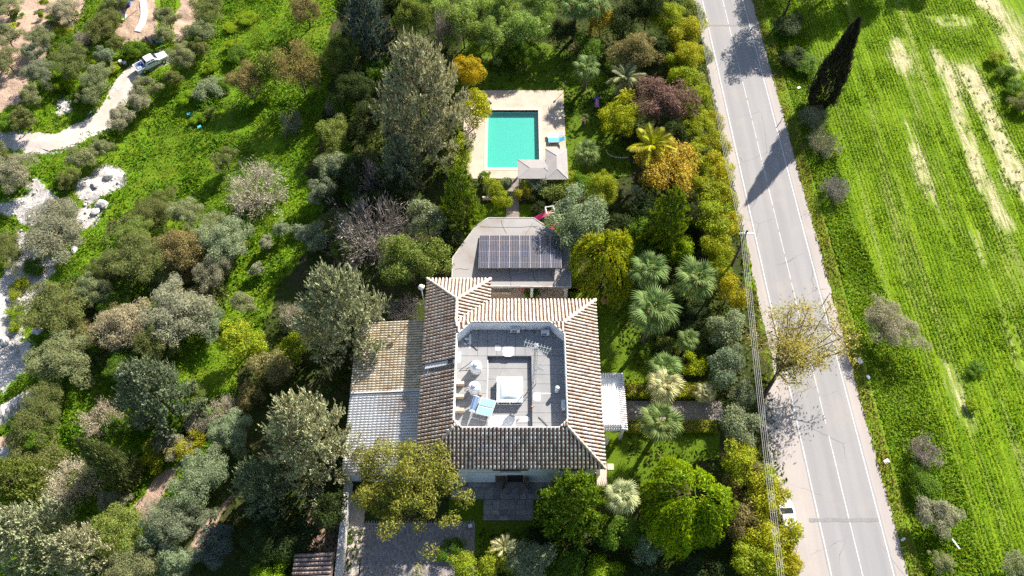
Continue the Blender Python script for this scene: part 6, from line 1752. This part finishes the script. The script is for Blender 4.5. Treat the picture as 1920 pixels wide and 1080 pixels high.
def lawnm(x, y):
    k = np.zeros(x.shape, bool)
    for L in LAWNS: k |= in_poly(x, y, L)
    k &= ~((x > dx0 - .1) & (x < dx1 + .1) & (y > dy0 - .1) & (y < dy1 + .1)) & ~((x > X0) & (x < X1 + .6) & (y > 22) & (y < 44.5))
    k &= ~((x > c0.x - .6) & (x < c1.x) & (y > c0.y) & (y < c1.y)) & ~((x > -.8) & (x < .9) & (y > 44) & (y < 59)) & ~((x > t0.x) & (x < t1.x) & (y > t0.y)& (y < 23)) & ~((x > u0.x) & (x < u1.x) & (y > u0.y) & (y < 23))
    return k & ~in_poly(x, y, op)
scatter('lawn_grass', 90000, (-14, 22, 14, 82), lawnm, .11, (.125, .195, .008), 9, asp=.3, label='short mown grass blades on the garden lawns')
scatter('wood_undergrowth', 90000, (-40, 26, 10, 96), lambda x, y: in_poly(x, y, BN) & ~((x > X0 - 8) & (x < 11) & (y > 18) & (y < 58)) & ~((x > -13.7) & (x < -3) & (y < 19)) & ~((x > dx0) & (x < dx1) & (y > dy0) & (y < dy1)) & ~((x > 8) & (x < c1.x) & (y > c0.y) & (y < c1.y)), .34, (.07, .10, .014), 10, asp=.45, tilt=.9, clump=2.2, label='dark undergrowth under the garden trees')
GROVE = GP([(150, 440), (260, 400), (360, 390), (460, 430), (440, 520), (420, 620), (330, 700), (160, 720), (100, 640), (110, 540)])
scatter('grove_scrub', 70000, (-60, -18, 20, 62), lambda x, y: in_poly(x, y, GROVE) & (vnoise(x, y, 3.3) > .42), .24, (.14, .15, .055), 11, asp=.4, tilt=1.0, label='low scrub filling the gaps of the middle grove')
_o = bpy.data.objects['grove_scrub'].data; _c = np.zeros(len(_o.vertices) * 3, np.float32); _o.vertices.foreach_get('co', _c); _c = _c.reshape(-1, 4, 3); _c[:, :, 2] += (np.random.RandomState(4).rand(len(_c)) * 1.5 * np.clip(vnoise(_c[:, 0, 0], _c[:, 0, 1], 3.3) - .42, 0, 1) / .4)[:, None]; _o.vertices.foreach_set('co', _c.ravel()); _o.update()
scatter('meadow_bramble', 110000, (-75, -8, 10, 96), lambda x, y: meadow(x, y) & (vnoise(x + 5, y, 2.7) > .56), .25, (.11, .20, .014), 12, asp=.5, tilt=1.0, label='leafy green bramble mounds in the meadow')
_o = bpy.data.objects['meadow_bramble'].data; _c = np.zeros(len(_o.vertices) * 3, np.float32); _o.vertices.foreach_get('co', _c); _c = _c.reshape(-1, 4, 3); _c[:, :, 2] += (np.random.RandomState(4).rand(len(_c)) ** .5 * 1.5 * np.clip(vnoise(_c[:, 0, 0] + 5, _c[:, 0, 1], 2.7) - .56, 0, 1) / .35)[:, None]; _o.vertices.foreach_set('co', _c.ravel()); _o.update()
# stones of the white stream bed
def rock_mesh(seed, n=1):
    bm = bmesh.new(); bmesh.ops.create_icosphere(bm, subdivisions=2, radius=1)
    r = random.Random(seed)
    for v in bm.verts: v.co *= 1 + .28 * math.sin(v.co.x * 3 + seed) * math.sin(v.co.y * 2.6 + 2 * seed) + r.uniform(-.1, .1); 
    for v in bm.verts: v.co.z *= .6
    me = bpy.data.meshes.new('rock'); bm.to_mesh(me); bm.free(); return me
M['stone'] = mat('pale_stone', (.62, .58, .54), (.42, .39, .37), 3, .95, .1, bmp=.5)
rms = [rock_mesh(i) for i in range(4)]
for m_ in rms: m_.materials.append(M['stone'])
rng = np.random.RandomState(3); Vs = []; Fs = []; nv = 0
bv = np.array([v.co[:] for v in rms[0].vertices]); bf = np.array([p.vertices[:] for p in rms[0].polygons])
# low-poly pebble: octahedron
ov = np.array([(1, 0, 0), (-1, 0, 0), (0, 1, 0), (0, -1, 0), (0, 0, .7), (0, 0, -.7)], float); of = np.array([(0, 2, 4), (2, 1, 4), (1, 3, 4), (3, 0, 4), (2, 0, 5), (1, 2, 5), (3, 1, 5), (0, 3, 5)])
for p in PALE:
    xs = [q[0] for q in p]; ys_ = [q[1] for q in p]; area = (max(xs) - min(xs)) * (max(ys_) - min(ys_)); n = int(area * 5)
    x = rng.uniform(min(xs), max(xs), n); y = rng.uniform(min(ys_), max(ys_), n); k = in_poly(x, y, p); x, y = x[k], y[k]
    for a, b in zip(x, y):
        s = .05 + .22 * rng.rand() ** 4; th = rng.rand() * 6.28; c_, s_ = math.cos(th), math.sin(th)
        v = ov * rng.uniform(.6, 1.3, (6, 3)) * s; v = np.stack([v[:, 0] * c_ - v[:, 1] * s_, v[:, 0] * s_ + v[:, 1] * c_, v[:, 2]], 1) + np.array([a, b, float(terrain(a, b)) + s * .2])
        Vs.append(v); Fs.append(of + nv); nv += 6
o = add('stream_stones', np_mesh('stream_stones', np.concatenate(Vs), np.concatenate(Fs), M['stone'])); tag(o, 'small white stones scattered over the dry stream bed', kind='stuff')
BOULD = [(150, 415, .5, 'grey boulder at the head of the small dry gully'), (192, 385, .7, 'largest boulder in the small gully under the meadow'), (180, 398, .45, 'boulder beside the largest one in the small gully'), (26, 560, .6, 'boulder in the stream bed nearest the left edge'), (72, 622, .5, 'boulder on the stream bank under the broad olive'), (10, 640, .55, 'boulder in the stream bed at the left edge'), (40, 700, .5, 'lowest boulder of the stream bed'), (84, 520, .4, 'boulder where the stream bed narrows'), (140, 470, .45, 'boulder on the bank right of the stream bed'), (205, 330, .6, 'boulder on the pale rubble patch'), (180, 345, .5, 'smaller boulder on the pale rubble patch')]
for i, (px, py, s, lb) in enumerate(BOULD):
    p = G(px, py); o = add('boulder', rms[i % 4], None, (p.x, p.y, p.z + s * .25), (0, 0, i * 1.3), (s, s * 1.25, s)); tag(o, lb, 'boulder', 'boulders of the stream bed')
# white rock ledge at the left edge
lp = [(-30, 800), (20, 758), (72, 724), (60, 752), (22, 790), (-30, 822)]
rng_ = random.Random(5); V = []; F = []
top = [G(a, b) for a, b in ((-40, 790), (-10, 772), (15, 756), (40, 742), (72, 724))]; bot = [G(a, b) for a, b in ((-40, 826), (-10, 806), (15, 786), (40, 764), (70, 744))]
lt = thing('rock_ledge', 'long white rock ledge at the left edge', 'rock', top[2])
V = []; F = []; nu, nv_ = 40, 8
for i in range(nu + 1):
    u = i / nu * 4; k = min(3, int(u)); f = u - k
    a = top[k].lerp(top[k + 1], f); b = bot[k].lerp(bot[k + 1], f)
    for j in range(nv_ + 1):
        q = a.lerp(b, j / nv_); e = math.sin(math.pi * j / nv_) ** .4 if j < nv_ else 0
        V.append((q.x - top[2].x + rng_.uniform(-.08, .08), q.y - top[2].y + rng_.uniform(-.08, .08), float(terrain(q.x, q.y)) - top[2].z - .1 + .9 * e + rng_.uniform(-.13, .13)))
for i in range(nu):
    for j in range(nv_): a = i * (nv_ + 1) + j; F.append((a, a + 1, a + nv_ + 2, a + nv_ + 1))
add('rock_body', np_mesh('rock_body', V, [f[::-1] for f in F], M['stone']), lt)
# ------------------------------------------------------------------ vehicles and small things
def loft(sections):
    """sections: list of (x, [(y, z)...]) with equal counts -> verts, faces, ends capped"""
    mb = MB(); n = len(sections[0][1])
    V = [(x, y, z) for x, ring in sections for y, z in ring]; F = []
    for i in range(len(sections) - 1):
        for k in range(n): k2 = (k + 1) % n; F.append((i * n + k, i * n + k2, (i + 1) * n + k2, (i + 1) * n + k))
    F.append(tuple(range(n))[::-1]); F.append(tuple((len(sections) - 1) * n + k for k in range(n)))
    return mb.mesh(V, F)
def ring(w, z0, z1, tb=.92, c=.08):
    return [(-w, z0 + c), (-w + c, z0), (w - c, z0), (w, z0 + c), (w, (z0 + z1) / 2), (w * tb, z1 - c), (w * tb - c, z1), (-w * tb + c, z1), (-w * tb, z1 - c), (-w, (z0 + z1) / 2)]
M['car_white'] = mat('white_car_paint', (.80, .80, .80), (.76, .76, .76), 1, .3, .5)
M['glass'] = mat('tinted_glass', (.02, .024, .028), (.015, .018, .02), 2, .08, .6)
M['blue'] = mat('blue_plastic', (.03, .12, .42), (.02, .08, .3), 3, .5, .4)
M['lamp_glass'] = mat('headlight_glass', (.7, .7, .72), (.5, .5, .52), 5, .15, .6)
def wheel(par, x, y, r=.37, w=.25):
    t = MB().tube([(x, y - w / 2, r), (x, y + w / 2, r)], r, 18).build('wheel', M['black'], par)
    s = 1 if y > 0 else -1
    MB().tube([(x, y + s * (w / 2 - .02), r), (x, y + s * (w / 2 + .012), r)], r * .6, 14).build('rim', M['galv'], t)
A_ = G(268, 133); B_ = G(305, 113)
rz = math.atan2(B_.y - A_.y, B_.x - A_.x)
ctr = (A_ + B_) / 2; ctr.z = float(terrain(ctr.x, ctr.y)) + .04
pk = thing('pickup_truck', 'white double-cab pickup with blue load parked at the end of the track', 'pickup truck', ctr, rz)
loft([(2.55, ring(.80, .45, .90)), (2.40, ring(.87, .42, 1.0)), (1.3, ring(.88, .40, 1.05)), (.95, ring(.89, .38, 1.08)), (-.95, ring(.89, .38, 1.08)), (-1.0, ring(.89, .38, 1.0))]).build('body', M['car_white'], pk)
cabin = loft([(1.15, ring(.80, 1.0, 1.10, .95, .04)), (.55, ring(.80, 1.0, 1.62, .82)), (.2, ring(.80, 1.0, 1.70, .82)), (-.7, ring(.80, 1.0, 1.70, .82)), (-1.0, ring(.80, 1.0, 1.15, .9, .04))]).build('cabin', M['car_white'], pk)
MB().face([(1.10, -.64, 1.14), (1.10, .64, 1.14), (.58, .55, 1.60), (.58, -.55, 1.60)]).build('windscreen', M['glass'], cabin).location = (.03, 0, .02)
for s in (-1, 1):
    for a, b in ((.5, -.05), (-.12, -.72)):
        p = [(a, s * .80, 1.12), (b, s * .80, 1.12), (b, s * .675, 1.58), (a - .08, s * .675, 1.58)]
        MB().face(p if s > 0 else p[::-1]).build('side_window', M['glass'], cabin).location = (0, s * .035, 0)
MB().face([(-.98, -.6, 1.16), (-.74, -.55, 1.62), (-.74, .55, 1.62), (-.98, .6, 1.16)]).build('rear_window', M['glass'], cabin).location = (-.03, 0, .02)
pk.scale = (.88, .88, .88)
bed = MB(); bed.span(-2.5, -1.0, -.88, .88, .42, .62)
bed.build('load_bed', M['grey_metal'], pk)
for a, b, c, d in ((-2.5, -1.0, -.89, -.80), (-2.5, -1.0, .80, .89), (-2.55, -2.46, -.80, .80)): MB().span(a, b, c, d, .45, 1.03).build('bed_side', M['car_white'], pk)
MB().tube([(-1.12, -.78, 1.0), (-1.2, -.7, 1.5), (-1.2, .7, 1.5), (-1.12, .78, 1.0)], .04, 8).build('roll_bar', M['galv'], pk)
for x in (1.6, -1.65):
    for y in (-.78, .78): wheel(pk, x, y)
MB().box((2.52, 0, .52), (.1, 1.6, .2)).build('bumper', M['grey_metal'], pk, bevel=.02)
for y in (-.62, .62): MB().box((2.46, y, .78), (.12, .36, .16)).build('headlight', M['lamp_glass'], pk)
for y in (-.98, .98): MB().box((.72, y, 1.15), (.1, .16, .14)).build('mirror', M['black'], pk)
R = pk.matrix_world
def at_truck(x, y, z): 
    c, s = math.cos(rz), math.sin(rz); x *= .88; y *= .88; z *= .88; return (ctr.x + x * c - y * s, ctr.y + x * s + y * c, ctr.z + z)
o = MB().lathe([(.22, 0), (.27, .05), (.27, .45), (.22, .5), (.05, .52)], 14).build('barrel', M['blue'], smooth=True); o.location = at_truck(-1.5, .3, .62); tag(o, "blue drum standing in the pickup's load bed", 'drum')
o = MB().box((0, 0, .16), (.6, .5, .32)).build('load_sack', mat('blue_white_sack', (.25, .4, .75), (.6, .62, .7), 3, .8, .2), bevel=.06); o.location = at_truck(-1.85, -.25, .62); tag(o, "pale blue sack lying in the pickup's load bed", 'sack')
# white car half under the hedge
cp = G(1479, 978); cp.x = max(cp.x, 24.3)
cr = thing('parked_car', 'white car parked on the gravel half under the roadside hedge', 'car', (pull(cp.y) - .15, cp.y, .02), math.pi / 2 + .03)
loft([(2.1, ring(.62, .4, .66)), (1.95, ring(.80, .32, .80)), (1.0, ring(.85, .3, .95)), (-1.2, ring(.85, .3, .98)), (-1.95, ring(.80, .32, .9)), (-2.1, ring(.7, .4, .75))]).build('body', M['car_white'], cr)
cabc = loft([(1.0, ring(.75, .9, .98, .95, .03)), (.3, ring(.75, .9, 1.42, .8)), (-.9, ring(.75, .9, 1.44, .8)), (-1.7, ring(.75, .9, .98, .95, .03))]).build('cabin', M['car_white'], cr)
MB().face([(.96, -.6, 1.02), (.96, .6, 1.02), (.34, .52, 1.40), (.34, -.52, 1.40)]).build('windscreen', M['glass'], cabc).location = (.03, 0, .02)
MB().face([(-1.66, .6, 1.0), (-1.66, -.6, 1.0), (-.94, -.52, 1.42), (-.94, .52, 1.42)]).build('rear_window', M['glass'], cabc).location = (-.03, 0, .02)
for s in (-1, 1):
    p = [(.6, s * .75, 1.0), (-1.2, s * .75, 1.0), (-.9, s * .62, 1.36), (.25, s * .62, 1.36)]
    MB().face(p if s > 0 else p[::-1]).build('side_window', M['glass'], cabc).location = (0, s * .04, 0)
for x in (1.25, -1.3):
    for y in (-.75, .75): wheel(cr, x, y, .31, .2)
for y in (-.55, .55): MB().box((2.02, y, .66), (.12, .3, .13)).build('headlight', M['lamp_glass'], cr)
# utility poles and wires
def pole(name, label, x, y, h, rz=0.0):
    t = thing(name, label, 'utility pole', (x, y, 0), rz, 'wooden utility poles')
    MB().tube([(0, 0, -.2), (0, 0, h * .5), (0, 0, h)], [.15, .125, .10], 10).build('shaft', M['bark'], t, True)
    MB().box((0, -.12, h - .35), (1.5, .1, .12)).build('crossarm', M['galv'], t)
    for i in range(4): MB().lathe([(.05, 0), (.07, .03), (.04, .07), (.06, .10), (.02, .14)], 8, (-.66 + i * .17, -.12, h - .28)).build('insulator', M['white_metal'], t)
    MB().tube([(.1, 0, h - .3), (.5, -.12, h - .32)], .02, 4).build('brace', M['galv'], t)
    return t
pb = G(1364, 516); ph = 8.6
pole('utility_pole', 'wooden utility pole with a crossarm left of the road', pb.x, pb.y, ph)
pt = G(1280, 24); pole('utility_pole', 'wooden utility pole at the top edge beside the hedge', pt.x, pt.y, ph)
pz_y = -12.0; pz_x = 20.9
pole('utility_pole', 'wooden utility pole down the road past the bottom edge', pz_x, pz_y, ph)
M['wire'] = mat('pale_cable', (.42, .40, .38), (.34, .32, .30), 4, .6, .3)
def wire(a, b, sag, r, label):
    pts = [a.lerp(b, i / 20) - Vector((0, 0, sag * 4 * (i / 20) * (1 - i / 20))) for i in range(21)]
    o = MB().tube(pts, r, 5).build('overhead_wire', M['wire']); tag(o, label, 'wire', 'overhead wires along the road')
nmw = ['first', 'second', 'third', 'fourth']
for i in range(4):
    off = -.66 + i * .17
    q = lambda x, y: Vector((x + off, y - .12, ph - .14))
    wire(q(pt.x, pt.y), q(pb.x, pb.y), .9, .018, nmw[i] + ' overhead wire from the garden, above the utility pole')
    wire(q(pb.x, pb.y), q(pz_x, pz_y), 1.0, .018, nmw[i] + ' overhead wire from the garden, below the utility pole')
    wire(q(pt.x, pt.y), q(pt.x + 32 * -.045, pt.y + 50), .9, .028, nmw[i] + ' overhead wire from the garden, beyond the top edge pole')
wire(Vector((11.5, 10, 3.2)), Vector((pz_x - 6, -6, 6.0)), .3, .02, 'thin service cable in the lower garden below the drooping tree')
# road delineators
def stake(px, py, label):
    p = G(px, py); t = thing('marker_post', label, 'marker post', p, 0, 'roadside marker posts')
    MB().box((0, 0, .45), (.1, .05, .95)).build('post', M['white_metal'], t); MB().box((0, -.03, .8), (.09, .012, .14)).build('reflector', M['black'], t)
stake(1464, 228, 'roadside marker post opposite the tall cypress'); stake(1552, 556, 'roadside marker post near the yellow eucalyptus')
# litter and white debris on the verge
for px, py, sx, sy, lb in ((1497, 166, .55, .4, 'white board lying in weeds below the cypress shrub'), (1661, 866, .7, .55, 'white scrap at the road edge in the lower right'), (1592, 635, .3, .3, 'white scrap beside the yellow eucalyptus crown'), (1611, 678, .65, .8, 'grey-white panel in the shade below the lone olive'), (1627, 708, .4, .5, 'small white panel below the grey-white panel'), (1692, 1012, .6, .25, 'white scrap by the verge shrub near the bottom'), (1791, 1021, .18, 1.4, 'long white stick lying on the verge near the bottom')):
    p = G(px, py); o = MB().box((0, 0, .05), (sx * .75, sy * .75, .06), .3).build('debris', M['white_metal'], bevel=.01); o.location = (p.x, p.y, p.z + .12); o.rotation_euler = (.15, -.1, .2); tag(o, lb, 'debris', 'white debris on the verge')
# yard at the top left: shelter, walkway, drums
wk = bpy.data.objects.new('white_walkway', None); link(wk); tag(wk, kind='structure')
ws = [G(a, b) for a, b in ((258, 60), (266, 45), (270, 30), (270, 15), (268, 0))]
r = random.Random(2)
for i in range(4):
    a, b = ws[i], ws[i + 1]; d = (b - a).normalized(); s = Vector((-d.y, d.x, 0)) * .42
    a2 = a + d * .04; b2 = b - d * .04
    P = [a2 - s, a2 + s, b2 + s, b2 - s]
    mb = MB(); zz = [float(terrain(p.x, p.y)) for p in P]
    mb.mesh([(p.x, p.y, z + .12) for p, z in zip(P, zz)] + [(p.x, p.y, z - .1) for p, z in zip(P, zz)], [(3, 2, 1, 0), (4, 5, 6, 7), (0, 1, 5, 4), (1, 2, 6, 5), (2, 3, 7, 6), (3, 0, 4, 7)])
    mb.build('walkway_slab', M['patch'], wk)
p = G(234, 12); sh_ = thing('tarpaulin_shelter', 'dark blue tarpaulin shelter at the top edge of the bare yard', 'shelter', p, .1)
V = []; F = []
for i in range(9):
    for j in range(7): V.append((-2.0 + 4.0 * i / 8, -.9 + 3 * j / 6, 1.9 - .35 * abs(j / 6 - .5) * 2 + .08 * math.sin(i * 1.7 + j)))
for i in range(8):
    for j in range(6): a = i * 7 + j; F.append((a, a + 7, a + 8, a + 1))
add('canopy', np_mesh('canopy', V, F, mat('dark_blue_tarpaulin', (.10, .14, .24), (.05, .07, .13), 2, .6, .3), True), sh_)
for x in (-1.9, 1.9):
    for y in (-.8, 2.0): MB().tube([(x, y, -.1), (x, y, 1.65)], .05, 6).build('post', M['galv'], sh_)
MB().box((0, .2, .35), (1.6, .7, .7)).build('stacked_goods', M['blue'], sh_, bevel=.05)
for px, py, m_, lb in ((290, 78, 'blue', 'blue plastic drum left of the pair below the yard'), (301, 83, 'blue', 'blue plastic drum right of the pair below the yard'), (241, 96, 'white_metal', 'white bucket among the dark bushes below the yard'), (228, 120, 'white_metal', 'white plastic bucket beside the track end'), (236, 122, 'grey_metal', 'grey plastic bucket beside the white one at the track end')):
    p = G(px, py); o = MB().lathe([(.22, 0), (.26, .04), (.28, .5), (.27, .58), (.2, .62)], 14).build('drum', M[m_], smooth=True); o.location = p; tag(o, lb, 'drum', 'drums and buckets near the pickup')
p = G(231, 33); o = MB().box((0, 0, .06), (.8, 1.1, .12), -.2).build('white_board', M['patch'], bevel=.01); o.location = p; tag(o, 'white board lying left of the white walkway in the yard', 'board')
p = G(278, 78); o = MB().tube([(-.6, .9, .08), (0, 0, .08), (.5, -.8, .08)], .10, 6).build('log', M['bark']); o.location = p; tag(o, 'dark log at the lower edge of the bare yard', 'log')
for px, py, lb in ((355, 216, 'small turquoise crate in the upper meadow'), (375, 240, 'small blue crate low in the meadow')):
    p = G(px, py); o = MB().box((0, 0, .15), (.45, .35, .3), .5).build('crate', mat('turquoise_plastic', (.08, .42, .50), (.06, .35, .42), 3, .5, .4), bevel=.02); o.location = p; tag(o, lb, 'crate', 'plastic crates in the meadow')
# sun loungers by the pool
def lounger(px, py, m_, label, zrot=0.0):
    x, y = ray(px, py, .1 + .3); t = thing('sun_lounger', label, 'sun lounger', (x, y, .10), zrot, 'sun loungers by the pool')
    MB().span(-.95, .35, -.30, .30, .30, .36).build('seat', m_, t)
    MB().box((.66, 0, .52), (.78, .6, .05), mtx=Matrix.Rotation(math.radians(-32), 3, 'Y')).build('backrest', m_, t)
    for sx in (-.85, .3):
        for sy in (-.26, .26): MB().box((sx, sy, .15), (.06, .06, .3)).build('leg', M['white_metal'], t)
    MB().span(-.97, .4, -.34, -.30, .28, .34).build('rail', M['white_metal'], t); MB().span(-.97, .4, .30, .34, .28, .34).build('rail', M['white_metal'], t)
M['sky_blue'] = mat('light_blue_mesh', (.10, .50, .72), (.08, .44, .66), 3, .6, .3)
lounger(1041, 254, M['white_metal'], 'white sun lounger beside the pool', .02); lounger(1043, 263, M['sky_blue'], 'light blue sun lounger beside the pool')
o = MB().tube([(-.7, 0, 0), (-.2, .25, .05), (.4, .2, .05), (.7, -.1, 0), (.3, -.3, .04), (-.4, -.3, .04), (-.7, 0, 0)], .07, 6).build('pool_hose', M['black']); p = ray(911, 193, .1); o.location = (p[0], p[1], .17); tag(o, 'coiled black hose on the shaded corner of the pool deck', 'hose')
o = MB().lathe([(.12, 0), (.12, .04), (.05, .05)], 12).build('deck_drain', M['grey_metal']); p = ray(1036, 221, .1); o.location = (p[0], p[1], .10); tag(o, 'small round drain cover on the pool deck', 'drain')
# lamp post on the lawn
def lamp(px, py, h, label):
    p = G(px, py); t = thing('garden_lamp', label, 'lamp', p, 0, 'garden lamp posts')
    MB().tube([(0, 0, 0), (0, 0, h)], .035, 6).build('post', M['black'], t); MB().lathe([(.05, h), (.13, h + .05), (.14, h + .22), (.04, h + .3)], 10).build('lantern', M['black'], t)
lamp(1058, 172, 1.5, 'dark lamp post at the far corner of the pool deck'); lamp(1062, 112, 1.9, 'dark lamp post on the lawn below the tall palms')
# inflatable toy on the lawn
p = G(1119, 196); ty = thing('ride_on_toy', 'pink and blue ride-on toy standing on the pool lawn', 'toy', p, 0)
MB().tube([(0, -.75, .3), (0, -.4, .38), (0, .3, .42), (0, .55, .6)], [.20, .24, .22, .16], 10).build('body', mat('pink_plastic', (.62, .25, .55), (.55, .2, .48), 3, .5, .4), ty, True)
MB().tube([(-.5, .45, .5), (.5, .45, .5)], .12, 8).build('handle', M['blue'], ty); MB().lathe([(.02, .5), (.2, .62), (.2, .8), (.05, .92)], 10, (0, .62, 0)).build('head', M['blue'], ty, True)
for s in (-.2, .2): MB().box((s, -.2, .12), (.12, .9, .24)).build('foot', mat('lilac_plastic', (.5, .4, .62), None, 3, .5, .4), ty)
# play tower with pink slide
p = G(1030, 412); pl = thing('play_tower', 'children\'s play tower with a pink slide behind the outbuilding', 'play tower', p, math.radians(10))
M['pink'] = mat('hot_pink_plastic', (.75, .03, .25), (.68, .02, .2), 3, .4, .4); M['teal'] = mat('teal_plastic', (.03, .32, .28), None, 3, .5, .4); M['redp'] = mat('red_plastic', (.62, .06, .04), None, 3, .5, .4)
for x in (-.45, .45):
    for y in (-.45, .45): MB().tube([(x, y, 0), (x, y, 1.9)], .05, 6).build('post', M['white_metal'], pl)
MB().box((0, 0, 1.0), (.95, .95, .06)).build('platform', M['redp'], pl)
MB().box((0, -.48, 1.3), (.95, .05, .6)).build('side_panel', M['teal'], pl); MB().box((.48, 0, 1.3), (.05, .95, .6)).build('side_panel', M['teal'], pl)
mb = MB()
for a in (((-.45, -.45), (.45, -.45)), ((.45, -.45), (.45, .45)), ((.45, .45), (-.45, .45)), ((-.45, .45), (-.45, -.45))): mb.tube([(*a[0], 1.9), (*a[1], 1.9)], .06, 6)
mb.build('top_frame', M['white_metal'], pl)
mb = MB(); n_ = 8; pts = []
for i in range(n_ + 1):
    u = i / n_; x = -.5 - 1.9 * u; z = 1.03 * (1 - u) ** 1.3 + .12 + .08 * math.sin(u * 9); pts.append((x, z))
V = []; F = []
for x, z in pts: V += [(x, -.34, z + .14), (x, -.28, z), (x, .28, z), (x, .34, z + .14)]
for i in range(n_):
    for k in range(3): a = i * 4 + k; F.append((a, a + 1, a + 5, a + 4))
add('slide', np_mesh('slide', V, F, M['pink'], True), pl)
MB().box((.35, -1.2, .5), (.9, .08, .08), mtx=Matrix.Rotation(.6, 3, 'Z')).build('ladder_rung', M['redp'], pl)
mb = MB(); mb.tube([(0, -.5, 1.05), (.1, -1.4, 0)], .05, 6); mb.tube([(.45, -.5, 1.05), (.6, -1.4, 0)], .05, 6)
for i in range(4): u = (i + .5) / 4; mb.tube([(.1 * u, -.5 - .9 * u, 1.05 * (1 - u)), (.45 + .15 * u, -.5 - .9 * u, 1.05 * (1 - u))], .035, 5)
mb.build('ladder', M['redp'], pl)
pc = G(1036, 430); o = MB().box((0, 0, .22), (.5, .5, .08)); 
ch_ = thing('toy_chair', 'small pink toy chair below the play tower', 'toy', pc, .5)
MB().box((0, 0, .24), (.4, .4, .06)).build('seat', M['pink'], ch_); MB().box((0, .2, .45), (.4, .05, .4)).build('backrest', M['pink'], ch_)
for sx in (-.16, .16):
    for sy in (-.16, .16): MB().box((sx, sy, .11), (.05, .05, .22)).build('leg', M['pink'], ch_)
# terracotta urn lying on the lawn
p = G(1134, 566); ur = thing('clay_urn', 'big round terracotta urn on the lawn at the villa corner', 'urn', p, 0)
V = MB().lathe([(.18, 0), (.38, .18), (.48, .42), (.44, .68), (.30, .82), (.27, .88), (.33, .93), (.27, .94), (.22, .84), (.2, .6)], 20); V.build('pot', M['terracotta'], ur, True)
MB().lathe([(.02, .70), (.215, .71)], 16).build('soil', M['dark'], ur)
# white stool on the front lawn, table and umbrella base etc.
p = G(882, 988); o = thing('garden_stool', 'small white stool on the shaded front lawn', 'stool', p, .2)
MB().box((0, 0, .40), (.34, .30, .05)).build('seat', M['white_metal'], o)
for sx in (-.13, .13):
    for sy in (-.11, .11): MB().box((sx, sy, .19), (.04, .04, .38)).build('leg', M['white_metal'], o)
# low kerb round the planting bed on the pool lawn
pts = [G(a, b) for a, b in ((1136, 282), (1140, 290), (1150, 295), (1165, 297), (1178, 296))]
kb = thing('bed_edging', 'curved pale edging of the planting bed on the pool lawn', 'edging', (0, 0, 0))
for i in range(len(pts) - 1):
    for k in range(2):
        a = pts[i].lerp(pts[i + 1], k / 2 + .03); b = pts[i].lerp(pts[i + 1], (k + 1) / 2 - .03)
        d = b - a; MB().box((a + b) / 2 + Vector((0, 0, .06)), (d.length, .12, .16), math.atan2(d.y, d.x)).build('edging_stone', M['coping'], kb)
# low garden wall by the pool path
lw = thing('low_wall', 'low pale wall behind the yellow bushes left of the pool path', 'wall', (0, 0, 0))
a = G(905, 376); b = G(948, 372); MB().box((a + b) / 2 + Vector((0, 0, .25)), ((b - a).length, .2, .5)).build('wall_body', M['coping'], lw)
# red blossoms at the courtyard
rng = np.random.RandomState(9); p = G(992, 548)
P = np.array(p) + np.stack([rng.normal(size=90) * .6 - .5, rng.normal(size=90) * .4, rng.uniform(.7, 1.3, 90)], 1)
o = add('red_blossoms', np_mesh('red_blossoms', *diamonds(P, rng.normal(size=(90, 3)), .16, .12, rng), mat('red_petals', (.5, .04, .05), None, 3, .6, .3))); tag(o, 'red blossoms on the courtyard bush', kind='stuff')
# dead trunk in the wood
pa = G(640, 0, 6); pb_ = G(688, 75, 1)
dt = thing('dead_tree', 'bare pale dead trunk leaning in the dark wood at the top', 'tree', G(690, 100))
base = Vector(dt.location)
mb = MB(); mb.tube([(0, 0, 0), Vector((-.5, 1.2, 4)), Vector((-1.8, 2.2, 8)), Vector((-3.0, 3.0, 11))], [.16, .12, .08, .03], 7); mb.tube([Vector((-.4, 1.0, 3.5)), Vector((-2.0, 1.0, 5)), Vector((-4.0, 1.6, 6))], [.08, .05, .02], 6)
mb.build('trunk', M['pale_bark'], dt, True)
